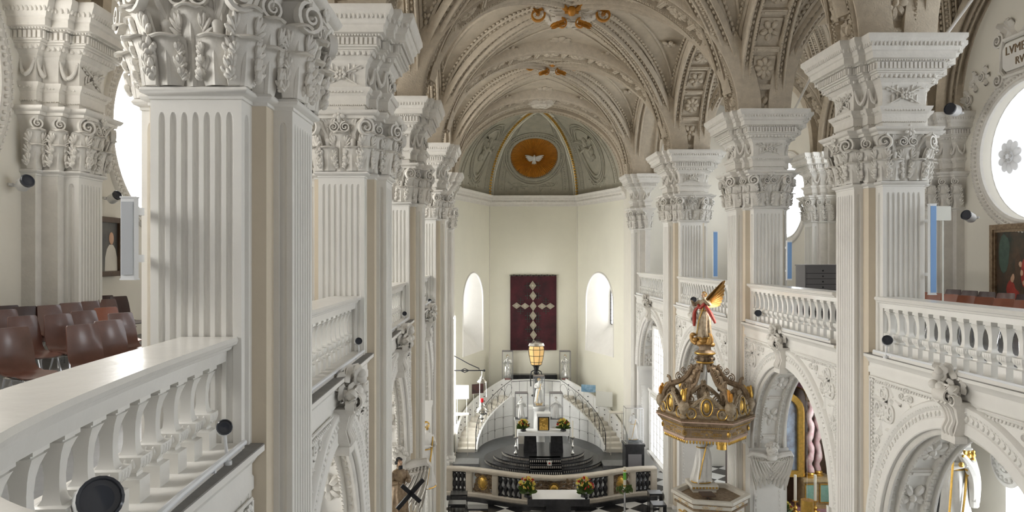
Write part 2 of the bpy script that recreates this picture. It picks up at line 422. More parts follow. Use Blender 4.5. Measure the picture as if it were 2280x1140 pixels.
def capital(poly):
    mb = MB()
    z0, z1 = E+CB, E+CT-0.13; H = z1-z0
    loft_plan(mb, poly, [(0.0,z0),(0.0,z0+.25*H),(0.015,z0+.55*H),(0.05,z0+.8*H),(0.10,z0+.94*H),(0.12,z1)])
    for i,p,q,d,n,L in edges(poly):
        c = (p+q)/2
        if L > 0.7:                                       # a broad pilaster face
            def put(m, t, z, out=0.0, rot=0.0, s=1.0):
                o = c + d*t + n*out
                nn = (n*cos(rot)+d*sin(rot)); dd = (d*cos(rot)-n*sin(rot))
                mb.merge(m, basis((o.x,o.y,z), (dd.x*s,dd.y*s,0), (nn.x*s,nn.y*s,0), (0,0,s)))
            for t in (-.19, .19): put(LEAF_A, t, z0+.005, .035)
            put(LEAF_B, 0, z0+.0, .0)
            for sg in (-1,1):
                put(LEAF_A, sg*.37, z0+.005, .01, sg*PI/4)
                put(LEAF_B, sg*.36, z0+.0, -.005, sg*PI/4, 1.0)
                for q in range(3): put(LEAF_C, sg*(.13+.05*q), z0+.34+.10*q, .05, sg*(.5*q-.5), .8)
                put(LEAF_C, sg*.235, z0+.50, .07, sg*.4)
                put(LEAF_C, sg*.10, z0+.50, .07, -sg*.3)
                # stalks
                o = c + d*(sg*.2); 
                mb.tube([(o.x+n.x*.03,o.y+n.y*.03,z0+.26),(o.x+n.x*.06,o.y+n.y*.06,z0+.46),(o.x+n.x*.07,o.y+n.y*.07,z0+.50),(o.x+n.x*.07,o.y+n.y*.07,z0+.52)],[.022,.05,.056,.04],9)
                # inner helix and the corner volute
                v = volute_mb(.085,.055,sg)
                o = c + d*(sg*.09) + n*.15
                mb.merge(v, basis((o.x,o.y,z1-.13),(d.x,d.y,0),(n.x,n.y,0)))
                rot = sg*0.62; nn = n*cos(rot)+d*sin(rot); dd = d*cos(rot)-n*sin(rot)
                v = volute_mb(.145,.085,-sg)
                o = c + d*(sg*.41) + n*.16
                mb.merge(v, basis((o.x,o.y,z1-.13),(dd.x,dd.y,0),(nn.x,nn.y,0)))
                a = c + d*(sg*.2) + n*.05; b = c + d*(sg*.30) + n*.13; e = c + d*(sg*.40) + n*.16
                mb.tube([(a.x,a.y,z0+.52),(b.x,b.y,z1-.07),(e.x,e.y,z1+.02)],[.03,.035,.03],6)
            put(flower_mb(.11,6,.5), 0, z1+.07, .20)
            put(LEAF_C, 0, z1-.22, .12, 0, .9)
    m = len(poly)
    for i in range(m):                                    # convex corners of the core
        p, a, b = Vector(poly[i]), Vector(poly[i-1]), Vector(poly[(i+1)%m])
        d1 = (p-a).normalized(); d2 = (b-p).normalized()
        if d1.x*d2.y-d1.y*d2.x > 0.5 and (p-a).length < 0.4 and (b-p).length < 0.4:
            n = (Vector((d1.y,-d1.x))+Vector((d2.y,-d2.x))).normalized(); d = Vector((-n.y,n.x))
            for mm,zz in ((LEAF_A,z0+.005),(LEAF_B,z0+.0)):
                mb.merge(mm, basis((p.x-n.x*.04,p.y-n.y*.04,zz),(d.x,d.y,0),(n.x,n.y,0)))
            v = volute_mb(.10,.07,1)
            mb.merge(v, basis((p.x+n.x*.09,p.y+n.y*.09,z1-.12),(d.x,d.y,0),(n.x,n.y,0)))
    return mb
def make_pier(name, label, poly, fl, loc, rz=0.0, group=None):
    t = thing(name, label, 'pier', loc, rz, group, 'thing')
    zt = E+CB-.10
    mb = MB(); rings = []
    for z,k in [(0.9,0),(1.0,.5),(1.1,1),(zt-.20,1),(zt-.17,.97),(zt-.145,.86),(zt-.125,.66),(zt-.11,.35),(zt-.10,0),(zt,0)]:
        rings.append(fluted_ring(poly, fl, z, k))
    mb.loft(rings, True)
    own = []
    for i,p,q,d,n,L in edges(poly):
        own += [i]*(1+6*fl.get(i,0))
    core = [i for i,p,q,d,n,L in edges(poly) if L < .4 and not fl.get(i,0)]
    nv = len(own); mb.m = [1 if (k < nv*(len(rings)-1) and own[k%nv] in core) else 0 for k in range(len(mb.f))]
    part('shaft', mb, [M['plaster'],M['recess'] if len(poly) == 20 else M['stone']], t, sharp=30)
    mb = MB(); loft_plan(mb, poly, [(.14,0),(.14,.45),(.10,.5),(.12,.58),(.10,.66),(.04,.70),(.06,.80),(.0,.90)])
    part('plinth', mb, M['plaster'], t)
    mb = MB(); loft_plan(mb, poly, [(0,zt),(.012,zt+.005),(.012,zt+.03),(.05,zt+.045),(.065,zt+.07),(.05,zt+.095),(.0,zt+.10)])
    part('neck_moulding', mb, M['plaster'], t)
    part('capital', capital(poly), M['stone'], t, sharp=50)
    z = E+CT
    mb = MB(); loft_plan(mb, poly, [(.10,z-.13),(.17,z-.125),(.18,z-.08),(.21,z-.07),(.24,z-.03),(.25,z),(.0,z)])
    part('abacus', mb, M['stone'], t)
    mb = MB(); loft_plan(mb, poly, [(.0,z),(.01,z+.0),(.01,z+.11),(.035,z+.12),(.035,z+.26),(.05,z+.27),(.06,z+.30),(.10,z+.34),(.115,z+.39),(.0,z+.39)])
    for i,p,q,d,n,L in edges(poly):
        eggrow(mb, p+n*.03, q+n*.03, n, (.03,.03,.03), z+.115)
        eggrow(mb, p+n*.075, q+n*.075, n, (.045,.05,.05), z+.325)
    part('architrave', mb, M['stone'], t)
    z += .39
    rnd = random.Random(3); bn = bunch_mb(.66,.34,rnd)
    mb = MB(); loft_plan(mb, poly, [(.03,z),(.02,z+.05),(.015,z+.2),(.03,z+.36),(.06,z+.40),(.06,z+.43),(0,z+.43)])
    for i,p,q,d,n,L in edges(poly):
        c = (p+q)/2 + n*.02
        if L > .7:
            mb.merge(bn, basis((c.x,c.y,z+.2),(d.x,d.y,0),(n.x,n.y,0)))
        elif 0.11 < L < 0.25:
            a = p+n*.03; b = q+n*.03; m = (a+b)/2+n*.05
            sw = [a.lerp(b,k/6) + n*(.05*sin(PI*k/6)) for k in range(7)]; mb.tube([(v_.x,v_.y,z+.36-.24*sin(PI*k/6)**.7) for k,v_ in enumerate(sw)],[.018,.026,.034,.038,.034,.026,.018],7); [mb.ell((v_.x,v_.y,z+.37),.03,6,5) for v_ in (a,b)]
    part('frieze', mb, M['stone'], t)
    z += .43
    prof = [(.06,z),(.08,z+.02),(.10,z+.04),(.15,z+.10),(.17,z+.14),(.20,z+.15),(.20,z+.17),(.24,z+.18),(.24,z+.33),(.30,z+.35),(.36,z+.37),(.36,z+.48),(.39,z+.50),(.40,z+.54),(.47,z+.66),(.50,z+.70),(.50,z+.77),(0,z+.77)]
    mb = MB(); loft_plan(mb, poly, prof)
    for i,p,q,d,n,L in edges(poly):
        def seg(o):
            a = Vector(offs(poly,o)[i]); b = Vector(offs(poly,o)[(i+1)%len(poly)]); return a,b
        a,b = seg(.15); eggrow(mb, a, b, n, (.075,.06,.09), z+.10)
        a,b = seg(.25); boxrow(mb, a, b, n, (.045,.05,.11), z+.26, 1.55)
        a,b = seg(.435); eggrow(mb, a, b, n, (.06,.06,.11), z+.61)
        a,b = seg(.30); eggrow(mb, a, b, n, (.04,.04,.04), z+.345)
    part('cornice', mb, M['stone'], t)
    return t
LP = [(-2.385,7.05,1.0),(-2.385,13.13,1.0),(-2.39,19.9,1.02),(-2.27,27.5,1.05)]
RP = [(7.48,14.65,1.0),(7.52,21.5,1.06),(7.47,29.2,1.12)]
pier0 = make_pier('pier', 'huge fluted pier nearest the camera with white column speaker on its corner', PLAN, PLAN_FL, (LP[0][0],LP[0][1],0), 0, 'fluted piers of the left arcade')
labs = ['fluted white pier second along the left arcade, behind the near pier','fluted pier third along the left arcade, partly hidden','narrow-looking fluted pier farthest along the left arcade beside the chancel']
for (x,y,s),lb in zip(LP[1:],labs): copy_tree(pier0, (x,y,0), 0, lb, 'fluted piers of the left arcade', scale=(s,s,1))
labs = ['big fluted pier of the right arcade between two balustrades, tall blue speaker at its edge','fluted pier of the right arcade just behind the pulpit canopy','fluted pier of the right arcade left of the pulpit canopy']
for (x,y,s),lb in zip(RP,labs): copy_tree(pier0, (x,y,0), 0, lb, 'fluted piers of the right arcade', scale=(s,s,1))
WL, WR = -7.3, 13.0        # inner faces of the outer walls
resp0 = make_pier('wall_pilaster', 'fluted wall pilaster with capital on the left gallery wall behind the chairs', RESP, RESP_FL, (WL,12.6,0), 0, 'wall pilasters of the galleries')
copy_tree(resp0, (WR,21.6,0), PI, 'grey shaded wall pilaster beside the round window on the right gallery wall', 'wall pilasters of the galleries')
copy_tree(resp0, (WR,29.4,0), PI, 'wall pilaster on the right gallery wall behind the drawer cabinet', 'wall pilasters of the galleries')
copy_tree(resp0, (-2.45,36.2,0), 0, 'slender pilaster at the left edge of the chancel arch', 'chancel arch pilasters')
copy_tree(resp0, (7.6,36.8,0), PI, 'slender pilaster at the right edge of the chancel arch', 'chancel arch pilasters')

# ================================================================== vault
SP = E+3.95                # springing level
XL, XR = -1.78, 6.88
HV, DV = 3.75, 0.35
PAIRS = [(0.6,2.0),(7.05,8.0),(13.13,14.65),(19.9,21.5),(27.5,29.2),(35.9,36.9)]
ceil = MB(); NV = 22
def web_fn(x0,x1,ya,yb,H,D):
    """ya,yb: functions of x; returns f(a,b) with a,b in 0..pi"""
    def f(a,b):
        u = (1-cos(a))/2; v = (1-cos(b))/2
        x = x0+(x1-x0)*u; y = ya(x)*(1-v)+yb(x)*v
        return Vector((x,y,SP+H*max(sin(a),sin(b))+D*sin(a)*sin(b)))
    return f
def web(mb, f, n=NV):
    vs = [f(PI*i/n, PI*j/n) for i in range(n+1) for j in range(n+1)]; fs = []
    for i in range(n):
        for j in range(n):
            a,b,c,d = i*(n+1)+j, (i+1)*(n+1)+j, (i+1)*(n+1)+j+1, i*(n+1)+j+1
            if (i < n/2) == (j < n/2): fs += [(a,d,c),(a,c,b)]
            else: fs += [(a,d,b),(d,c,b)]
    mb.add(vs, fs)
def line(p, q):
    (x0,y0),(x1,y1) = p,q
    return lambda x: y0+(y1-y0)*(x-x0)/(x1-x0)
BEAD = MB().ell((0,0,0),(0.5,0.5,0.5),5,4)
LEAFLUMP = leaf_mb(1.0,0.8,0.3,0.5,5,5,2,0.05)
def frames(pts, B=None):
    out = []
    for i,p in enumerate(pts):
        d = (pts[min(i+1,len(pts)-1)]-pts[max(i-1,0)]).normalized()
        if B is None:
            b = Vector((d.y,-d.x,0)); b = b.normalized() if b.length > 1e-4 else Vector((1,0,0))
        else: b = B - d*B.dot(d); b.normalize()
        u = b.cross(d); 
        if u.z < 0 and abs(u.z) > 1e-3: u = -u
        out.append((b,u,d))
    return out
def resample(pts, step):
    L = [0]
    for a,b in zip(pts,pts[1:]): L.append(L[-1]+(b-a).length)
    n = max(2,int(L[-1]/step)); out = []; j = 0
    for i in range(n):
        t = L[-1]*(i+0.5)/n
        while L[j+1] < t: j += 1
        s = (t-L[j])/(L[j+1]-L[j]); out.append((pts[j].lerp(pts[j+1],s), j))
    return out
def beads(mb, pts, fr, b, u, step, size, src=BEAD):
    """size = (along, across, deep)"""
    for p,j in resample(pts, step):
        B,U,d = fr[j]; c = p+B*b+U*u
        mb.merge(src, basis(c, B*size[1], U*size[2], d*size[0]))
FL8 = flower_mb(1.0, 8); FL5 = flower_mb(1.0, 5)
def coffer_arch(mb, pts, hw, inward, coffer=1.05, orn=True, side=0.55, cut=0.0):
    """band along an arch; inward: +1 when U points to the vault"""
    e = hw
    fr = frames(pts, mb_B)
    h_ = [(-e,side),(-e,-.04),(-e+.03,-.08),(-e+.07,-.08),(-e+.08,-.01),(-e+.085,.05),(-e+.19,.05),(-e+.20,-.05),(-e+.23,-.09),(-e+.265,-.07),(-e+.28,.0),(-e+.285,.08)]
    prof = h_+[(-a_,b_) for a_,b_ in h_[::-1]]
    mb.sweep(pts, [(B,U) for B,U,d in fr], prof)
    if not orn: return
    for sg in (-1,1):
        beads(mb, pts, fr, sg*(e-.137), .02, .16, (.13,.10,.12))
        beads(mb, pts, fr, sg*(e-.245), -.09, .085, (.06,.055,.05))
    w = e-.28
    for k,(p,j) in enumerate(resample(pts, coffer/2)):
        B,U,d = fr[j]
        if k % 2 == 0:
            mb.box(-w,w,-.05,.07,-.07,.07, basis(p, B, U, d))
            mb.box(-w*.8,w*.8,-.075,.0,-.03,.03, basis(p, B, U, d))
        else:
            mb.box(-w+.05,w-.05,.02,.09,-coffer*.32,coffer*.32, basis(p, B, U, d))
            mb.merge(FL8 if k%4 == 1 else FL5, basis(p+U*.04, B*.27, U*-.40, d*.31))
mb_B = Vector((0,1,0))
def rib_on(mb, pts, w=.36, full=True):
    fr = frames(pts)
    h_ = [(-w,.12),(-w,-.06),(-w*.92,-.10),(-w*.82,-.08),(-w*.80,.02),(-w*.46,.02),(-w*.44,-.12),(-w*.36,-.17),(-w*.24,-.17),(-w*.2,-.11)]
    prof = h_+[(-a_,b_) for a_,b_ in h_[::-1]]
    mb.sweep(pts, [(B,U) for B,U,d in fr], prof)
    for sg in (-1,1):
        beads(mb, pts, fr, sg*w*.63, -.02, .17, (.14,.11,.14))
    beads(mb, pts, fr, 0, -.12, .14, (.11,.12,.09))
def web_trim(mb, f, simple=False):
    tri = [((0,0),(PI,0),(PI/2,PI/2)),((0,PI),(PI,PI),(PI/2,PI/2)),((0,0),(0,PI),(PI/2,PI/2)),((PI,0),(PI,PI),(PI/2,PI/2))]
    for T in tri:
        c = (sum(p[0] for p in T)/3, sum(p[1] for p in T)/3)
        for kf,r in ((.80,.07),(.56,.045)):
            Q = [(c[0]+(p[0]-c[0])*kf, c[1]+(p[1]-c[1])*kf) for p in T]
            for i in range(3):
                p,q = Q[i],Q[(i+1)%3]
                pts = [f(p[0]+(q[0]-p[0])*s/14, p[1]+(q[1]-p[1])*s/14)-Vector((0,0,.02)) for s in range(15)]
                mb.tube(pts, r, 5)
                if kf > .7 and not simple:
                    fr = frames(pts)
                    beads(mb, pts, fr, .13, -.02, .17, (.14,.10,.10)); beads(mb, pts, fr, -.13, -.02, .17, (.14,.10,.10))
        # rosettes
        for (wx,wy) in ((c[0],c[1]),) :
            p = f(wx,wy); e1 = f(wx+.05,wy)-p; e2 = f(wx,wy+.05)-p
            n = e1.cross(e2).normalized()
            if n.z > 0: n = -n
            e1.normalize(); e3 = n.cross(e1).normalized()
            mb.merge(FL8, basis(p, e1*.48, n*.35, e3*.48))
            for s1 in (-1,1):
                for dx,dy in ((.42*s1,0),):
                    if T[0][0] == T[1][0]: dx,dy = dy,dx
                    pp = f(wx+dx,wy+dy); mb.merge(FL5, basis(pp, e1*.28, n*.4, e3*.28))
ribs = []
for i in range(len(PAIRS)-1):
    (l0,r0),(l1,r1) = PAIRS[i],PAIRS[i+1]
    f = web_fn(XL,XR,line((XL,l0),(XR,r0)),line((XL,l1),(XR,r1)),HV,DV)
    web(ceil, f)
    tr = MB(); web_trim(tr, f, i == 0); ribs.append(('web_moulding', tr))
    for sg in (0,1):
        pts = [f(PI*k/40, PI*(k/40 if sg == 0 else 1-k/40)) for k in range(2,39)]
        r = MB(); rib_on(r, pts); ribs.append(('diagonal_rib', r))
for (l,r) in PAIRS:
    cx, a = (XL+XR)/2, (XR-XL)/2+.02
    pts = []
    for k in range(49):
        t = PI*k/48; u = (1-cos(t))/2
        pts.append(Vector((cx-a*cos(t), l+(r-l)*u, SP-.02+3.62*sin(t))))
    m = MB(); mb_B = Vector((0,1,0)); coffer_arch(m, pts, .60, 1); ribs.append(('transverse_arch', m))
# aisle vaults and the arches that part them from the nave
AX = {'L':(-3.0,WL,-2.4), 'R':(8.1,WR,7.5)}
def yl(i, side): return PAIRS[i][0] if side == 'L' else PAIRS[i][1]
for side in 'LR':
    xa, xw, xm = AX[side]
    for i in range(len(PAIRS)-1):
        y0, y1 = yl(i,side), yl(i+1,side)
        f = web_fn(xa,xw,lambda x,y0=y0:y0,lambda x,y1=y1:y1,HV-.2,.3)
        web(ceil, f, 16)
        if (side == 'L' and i in (1,2)) or (side == 'R' and i in (1,2,3)):
            tr = MB(); web_trim(tr, f); ribs.append(('web_moulding', tr))
            for sg in (0,1):
                pts = [f(PI*k/30, PI*(k/30 if sg == 0 else 1-k/30)) for k in range(2,29)]
                r = MB(); rib_on(r, pts, .24); ribs.append(('diagonal_rib', r))
        # longitudinal arch
        c, a = (y0+y1)/2, (y1-y0)/2-.42
        pts = [Vector((xm, c-a*cos(PI*k/40), SP-.02+3.45*sin(PI*k/40))) for k in range(41)]
        m = MB(); mb_B = Vector((1,0,0)); coffer_arch(m, pts, .62, 1, 1.0, i > 0 and i < 4, side=.36); ribs.append(('longitudinal_arch', m))
        pts = [Vector((xw+(.25 if side == 'L' else -.25), c-a*cos(PI*k/30), SP-.02+3.4*sin(PI*k/30))) for k in range(31)]
        m = MB(); coffer_arch(m, pts, .30, 1, 1.0, False, side=.25); 
        fr = frames(pts, mb_B); beads(m, pts, fr, 0, .02, .16, (.13,.2,.10)); ribs.append(('wall_arch', m))
    for i in range(1,len(PAIRS)-1):
        y = yl(i,side); cx, a = (xa+xw)/2, abs(xw-xa)/2-.1
        pts = [Vector((cx-a*cos(PI*k/40), y, SP-.02+3.4*sin(PI*k/40))) for k in range(41)]
        m = MB(); mb_B = Vector((0,1,0)); coffer_arch(m, pts, .55, 1); ribs.append(('aisle_arch', m))
# solid springers over each pier
spg = MB()
for (l,r) in PAIRS:
    for y,x0,x1 in ((l,-3.06,-1.90),(r,7.0,8.16)):
        spg.box(x0,x1,y-.40,y+.40,SP-.04,SP+1.1)
# nave end and closing fields beyond the last arch
ceiling = struct('ceiling', ceil, M['vault'], sharp=50)
for nm,m in ribs:
    o = m.build(nm, M['rib'], ceiling, sharp=45)
spg.build('springer', M['vault'], ceiling)
# ================================================================== arcades, galleries, balustrades
def baluster_mb(h):
    mb = MB(); rings = []
    pr = [(0,.082),(.215,.082),(.22,.074),(.235,.052),(.26,.048),(.29,.062),(.33,.086),(.38,.094),(.425,.092),(.43,.084),(.435,.058),(.47,.044),(.54,.037),(.64,.036),(.74,.042),(.82,.054),(.88,.070),(.905,.078),(.91,.066),(.925,.066),(.93,.085),(1,.085)]
    for z,w in pr: rings.append([(-w,-w,z*h),(w,-w,z*h),(w,w,z*h),(-w,w,z*h)])
    mb.loft(rings)
    for k in range(4):                     # raised tongues on the swelling
        T = Matrix.Rotation(k*PI/2,4,'Z')
        for t in (-.045,0,.045):
            mb.ell((t,-.088,.365*h),(.016,.014,.05*h),6,5,T)
    return mb
BME = {}
def balustrade(label, pts, sg, zb, zt, group=None, name='balustrade'):
    """pts: path of the rail's nave-side edge (2-D), listed so that the nave lies on side sg of the path"""
    P = [Vector((x,y,0)) for x,y in pts]
    fr = []
    for i in range(len(P)):
        d = (P[min(i+1,len(P)-1)]-P[max(i-1,0)]).normalized()
        fr.append((Vector((d.y,-d.x,0))*sg, Vector((0,0,1)), d))
    t = thing(name, label, 'balustrade', (P[0].x,P[0].y,zb), 0, group)
    O = Vector((P[0].x,P[0].y,0)); Q = [p-O for p in P]; h = zt-zb
    two = [(B,U) for B,U,d in fr]
    m = MB(); m.sweep(Q, two, [(0,h-.03),(-.01,h),(-.46,h),(-.47,h-.03),(-.47,h-.06),(-.42,h-.09),(-.40,h-.15),(-.37,h-.20),(-.10,h-.20),(-.09,h-.115),(-.055,h-.10),(-.045,h-.075),(-.012,h-.06)])
    part('rail', m, M['gloss'], t, sharp=25)
    m = MB(); m.sweep(Q, two, [(.03,-.05),(.03,.02),(-.43,.02),(-.43,-.05)]); part('plinth', m, M['plaster'], t)
    hb = h-.22
    key = round(hb,3)
    if key not in BME:
        o = baluster_mb(hb).build('baluster', M['gloss'], t, sharp=40); BME[key] = o.data; first = o
    else: first = None
    k = 0
    for p,j in resample(Q, .305):
        B,U,d = fr[j]
        if first is not None: o = first; first = None
        else:
            o = bpy.data.objects.new('baluster', BME[key]); COL.objects.link(o); o.parent = t
        o.location = p+B*-.235+Vector((0,0,.02)); o.rotation_euler = (0,0,math.atan2(d.y,d.x)); k += 1
    return t
def led(label, pts, sg, z):
    P = [Vector((x,y,z)) for x,y in pts]
    m = MB(); m.tube(P, .022, 8)
    n = len(P)
    for p,j in resample(P, 1.2): m.cbox((p.x,p.y,p.z-.025),(.03,.03,.03))
    o = m.build('light_tube', M['ledstrip']); tag(o, label, 'lamp', 'light tubes on the gallery ledges')
ARCH_N = 0
rr = random.Random(11)
def arcade(label, side, y0, y1, zled, orn=True, relief=True, key_label=None, s0=1.0, s1=1.0):
    sg = 1 if side == 'R' else -1
    xf = 7.0 if side == 'R' else -2.02
    xb = xf+sg*.95
    ya, yb = y0+.60, y1-.60
    yc = (y0+y1)/2; a = (y1-y0)/2-.98
    crown = E-2.6 if side == 'R' else E-2.45
    b = 2.5; zs = crown-b; zt = zled-.05
    t = thing('arcade_arch', label, 'arch', (xf,yc,0), 0, 'arches of the right arcade' if sg > 0 else 'arches of the left arcade', 'thing')
    # local frame: x' = x-xf, y' = y-yc
    m = MB(); NA = 36
    arc = [(-a*cos(PI*k/NA), zs+b*sin(PI*k/NA)) for k in range(NA+1)]
    poly = [(ya-yc,0),(-a,0)]+arc+[(a,0),(yb-yc,0),(yb-yc,zt),(ya-yc,zt)]
    n = len(poly)
    vs = [(0,y,z) for y,z in poly]+[(sg*.95,y,z) for y,z in poly]
    fs = [tuple(range(n)) if sg < 0 else tuple(range(n-1,-1,-1)), tuple(range(2*n-1,n-1,-1)) if sg < 0 else tuple(range(n,2*n))]
    fs += [(i,(i+1)%n,n+(i+1)%n,n+i) for i in range(n)]
    m.add(vs, fs)
    part('spandrel_wall', m, M['plaster'], t, sharp=30)
    pts = [Vector((0,y,z)) for y,z in arc]
    Bv = Vector((-sg,0,0))
    fr = frames(pts, Bv)
    m = MB()
    m.sweep(pts, [(B,U) for B,U,d in fr], [(-.02,0),(.05,0),(.06,.02),(.05,.04),(.05,.17),(.03,.185),(.03,.29),(.055,.31),(.075,.36),(.075,.42),(.04,.45),(-.02,.46)])
    beads(m, pts, fr, .035, .24, .105, (.085,.07,.11)); beads(m, pts, fr, .06, .345, .07, (.055,.05,.05))
    part('archivolt', m, M['plaster'], t)
    global mb_B
    mb_B = Vector((1,0,0))
    m = MB(); coffer_arch(m, [p+Vector((sg*.475,0,0)) for p in pts], .465, 1, 1.15, orn, side=.06)
    part('coffered_soffit', m, M['stone'], t)
    # panelled imposts under the springing
    for q in (-1,1):
        m = MB(); yy = q*a
        x0,x1 = sorted((-sg*.06, sg*1.0))
        m.box(x0,x1, min(yy,yy-q*.10), max(yy,yy-q*.10)+.001, zs-.16, zs-.0)
        m.box(x0+.03,x1-.03, min(yy,yy-q*.06), max(yy,yy-q*.06), zs-.24, zs-.16)
        xx0,xx1 = sorted((sg*.10, sg*.85))
        m.box(xx0,xx1, min(yy,yy-q*.035), max(yy,yy-q*.035), 1.2, zs-.9)
        for e in (.16,.79): beads(m, [Vector((sg*e,yy-q*.04,1.3+i*(zs-2.3)/3)) for i in range(4)], [(Vector((1,0,0)),Vector((0,1,0)),Vector((0,0,1)))]*4, 0, 0, .12, (.09,.06,.05))
        part('impost', m, M['plaster'], t)
    # cornice under the balustrade
    zc = crown+.50
    m = MB(); L0,L1 = ya-yc, yb-yc
    m.sweep([Vector((0,L0,0)),Vector((0,L1,0))], [(Bv,Vector((0,0,1)))]*2, [(-.02,zc),(.03,zc),(.03,zc+.10),(.015,zc+.12),(.015,zt-.16),(.04,zt-.13),(.09,zt-.06),(.12,zt-.05),(.12,zt),(-.02,zt)])
    part('ledge_cornice', m, M['plaster'], t)
    m = MB(); m.box(*sorted((-sg*.118,sg*.10)), L0, L1, zt, zt+.012)
    part('ledge_top', m, M['ledge'], t)
    if relief:
        m = MB()
        for q in (-1,1):
            y_e = q*(a+.30); 
            e1 = [Vector((-sg*.03,q*(a+.32),zs+.2+i*(zc-.08-zs-.2)/6)) for i in range(7)]
            e2 = [Vector((-sg*.03,q*(.42+(a-.1)*i/6),zc-.07)) for i in range(7)]
            for e in (e1,e2):
                dd = (e[-1]-e[0]).normalized(); ff = [(Bv,Vector((0,dd.z,dd.y)),dd)]*7
                m.tube(e, .018, 5)
                ee = [p+(Vector((0,-q*.07,0)) if e is e1 else Vector((0,0,-.07))) for p in e]
                beads(m, ee, ff, 0, 0, .075, (.06,.05,.06))
        part('beaded_border', m, M['plaster'], t)
        for q in (-1,1):
            m = MB()
            T = basis((-sg*.0, q*(a-.16), zc-.62), (0,1,0), (-sg,0,0))
            m.merge(scroll_mb(.75,.95,random.Random(5),1.4), T)
            m.merge(scroll_mb(.35,.5,random.Random(9),.8), basis((0,q*(a+.08),zc-1.35),(0,1,0),(-sg,0,0)))
            m.merge(scroll_mb(.5,.35,random.Random(8),.8), basis((0,q*(a-.85),zc-.26),(0,1,0),(-sg,0,0)))
            part('scroll_relief', m, M['plaster'], t)
    # keystone
    m = MB(); rings = []
    for z,w,dp in ((crown-.10,.14,.16),(crown+.0,.15,.20),(crown+.18,.165,.15),(crown+.38,.20,.20),(crown+.48,.22,.30)):
        rings.append([(0,-w,z),(-sg*dp,-w,z),(-sg*dp,w,z),(0,w,z)])
    m.loft(rings)
    for q in (-.09,0,.09): m.stube([(-sg*.16,q,crown-.04),(-sg*.215,q,crown+.05),(-sg*.165,q,crown+.2),(-sg*.215,q,crown+.38),(-sg*.30,q,crown+.46)],[.03,.035,.03,.035,.03],6)
    v = volute_mb(.13,.36,1)
    m.merge(v, basis((-sg*.26,0,crown+.58),(-sg,0,0),(0,1,0)))
    m.box(*sorted((-sg*.02,-sg*.2)),-.17,.17,crown-.13,crown-.02)
    rk = random.Random(4)
    for k in range(24):
        an = rk.uniform(-1.5,1.5); s = rk.uniform(.14,.24)
        m.merge(leaf_mb(1,.7,.5,.9,7,5,2,.03), basis((-sg*rk.uniform(.05,.28),rk.uniform(-.2,.2),crown+.55+rk.uniform(0,.25)), Vector((0,cos(an),sin(an)))*s, Vector((-sg,0,0))*s, Vector((0,-sin(an),cos(an)))*s))
    for k in range(10):
        m.ell((-sg*rk.uniform(.12,.34),rk.uniform(-.2,.2),crown+.66+rk.uniform(-.08,.26)), rk.uniform(.05,.085), 7, 5)
    for q in (-1,1): m.merge(volute_mb(.10,.12,q), basis((-sg*.22,q*.2,crown+.52),(0,1,0),(-sg,0,0)))
    part('keystone', m, M['stone'], t, sharp=50)
    return t
LY = [p[0] for p in PAIRS]; RY = [p[1] for p in PAIRS]
LEDL, LEDR = E-1.53, E-1.71
names = ['white arch under the curved near balustrade, mostly out of view','white arcade arch with carved keystone just right of the near pier','third white arch of the left arcade seen edge on','farthest white arch of the left arcade']
for i in range(4):
    arcade(names[i], 'L', LY[i] if i else .9, LY[i+1], LEDL)
names = ['large right arcade arch with leafy keystone showing a gilded statue behind','right arcade arch framing the altar with twisted pink columns','right arcade arch behind the crown of the pulpit canopy','farthest narrow arch of the right arcade beyond the pulpit']
for i in range(4): arcade(names[i], 'R', RY[i+1], RY[i+2], LEDR)
rx = 6.95; lx = -2.06
bl = ['white balustrade on the right gallery, largest, in front of the red brown chairs','white balustrade on the right gallery in front of the grey drawer cabinet','white balustrade on the right gallery behind the gilded angel','short white balustrade farthest along the right gallery']
for i in range(4):
    ya, yb = RY[i+1]+.85, RY[i+2]-.85
    balustrade(bl[i], [(rx,ya),(rx-.03,(ya+yb)/2),(rx,yb)], -1, LEDR, E-.71, 'white gallery balustrades')
    led(['white light tube on the ledge under the largest right balustrade','white light tube on the ledge under the balustrade before the drawer cabinet','white light tube on the ledge behind the gilded angel','white light tube on the farthest right ledge'][i], [(rx-.03,ya+.05),(rx-.03,yb-.05)], -1, LEDR+.03)
def smooth2(P, n=5):
    out = []
    for i in range(len(P)-1):
        p0,p1,p2,p3 = P[max(i-1,0)],P[i],P[i+1],P[min(i+2,len(P)-1)]
        for k in range(n):
            t = k/n; out.append(tuple(.5*((2*b)+(c-a)*t+(2*a-5*b+4*c-d)*t*t+(-a+3*b-3*c+d)*t**3) for a,b,c,d in zip(p0,p1,p2,p3)))
    return out+[P[-1]]
near = [(-.3,1.76),(-.7,1.79),(-1.02,1.88),(-1.33,2.08),(-1.58,2.36),(-1.76,2.72),(-1.86,3.2),(-1.93,3.8),(-2.0,4.8),(-2.04,6.2)]
balustrade('white curved balustrade with wide glossy rail nearest the camera', smooth2(near), 1, LEDL, E-.645, 'white gallery balustrades')
led('long white light tube on the ledge of the nearest balustrade', [(x+.05,y) for x,y in near[6:]], 1, LEDL+.03)
bl = ['white balustrade with tan shaded balusters between first and second left piers','short white balustrade between second and third left piers','sliver of white balustrade before the farthest left pier']
for i in range(3):
    ya, yb = LY[i+1]+.85, LY[i+2]-.85
    balustrade(bl[i], [(lx,ya),(lx,yb)], 1, LEDL, E-.62, 'white gallery balustrades')
    led(['white light tube on the ledge between first and second left piers','white light tube between second and third left piers','white light tube before the farthest left pier'][i], [(lx+.04,ya+.05),(lx+.04,yb-.05)], 1, LEDL+.03)

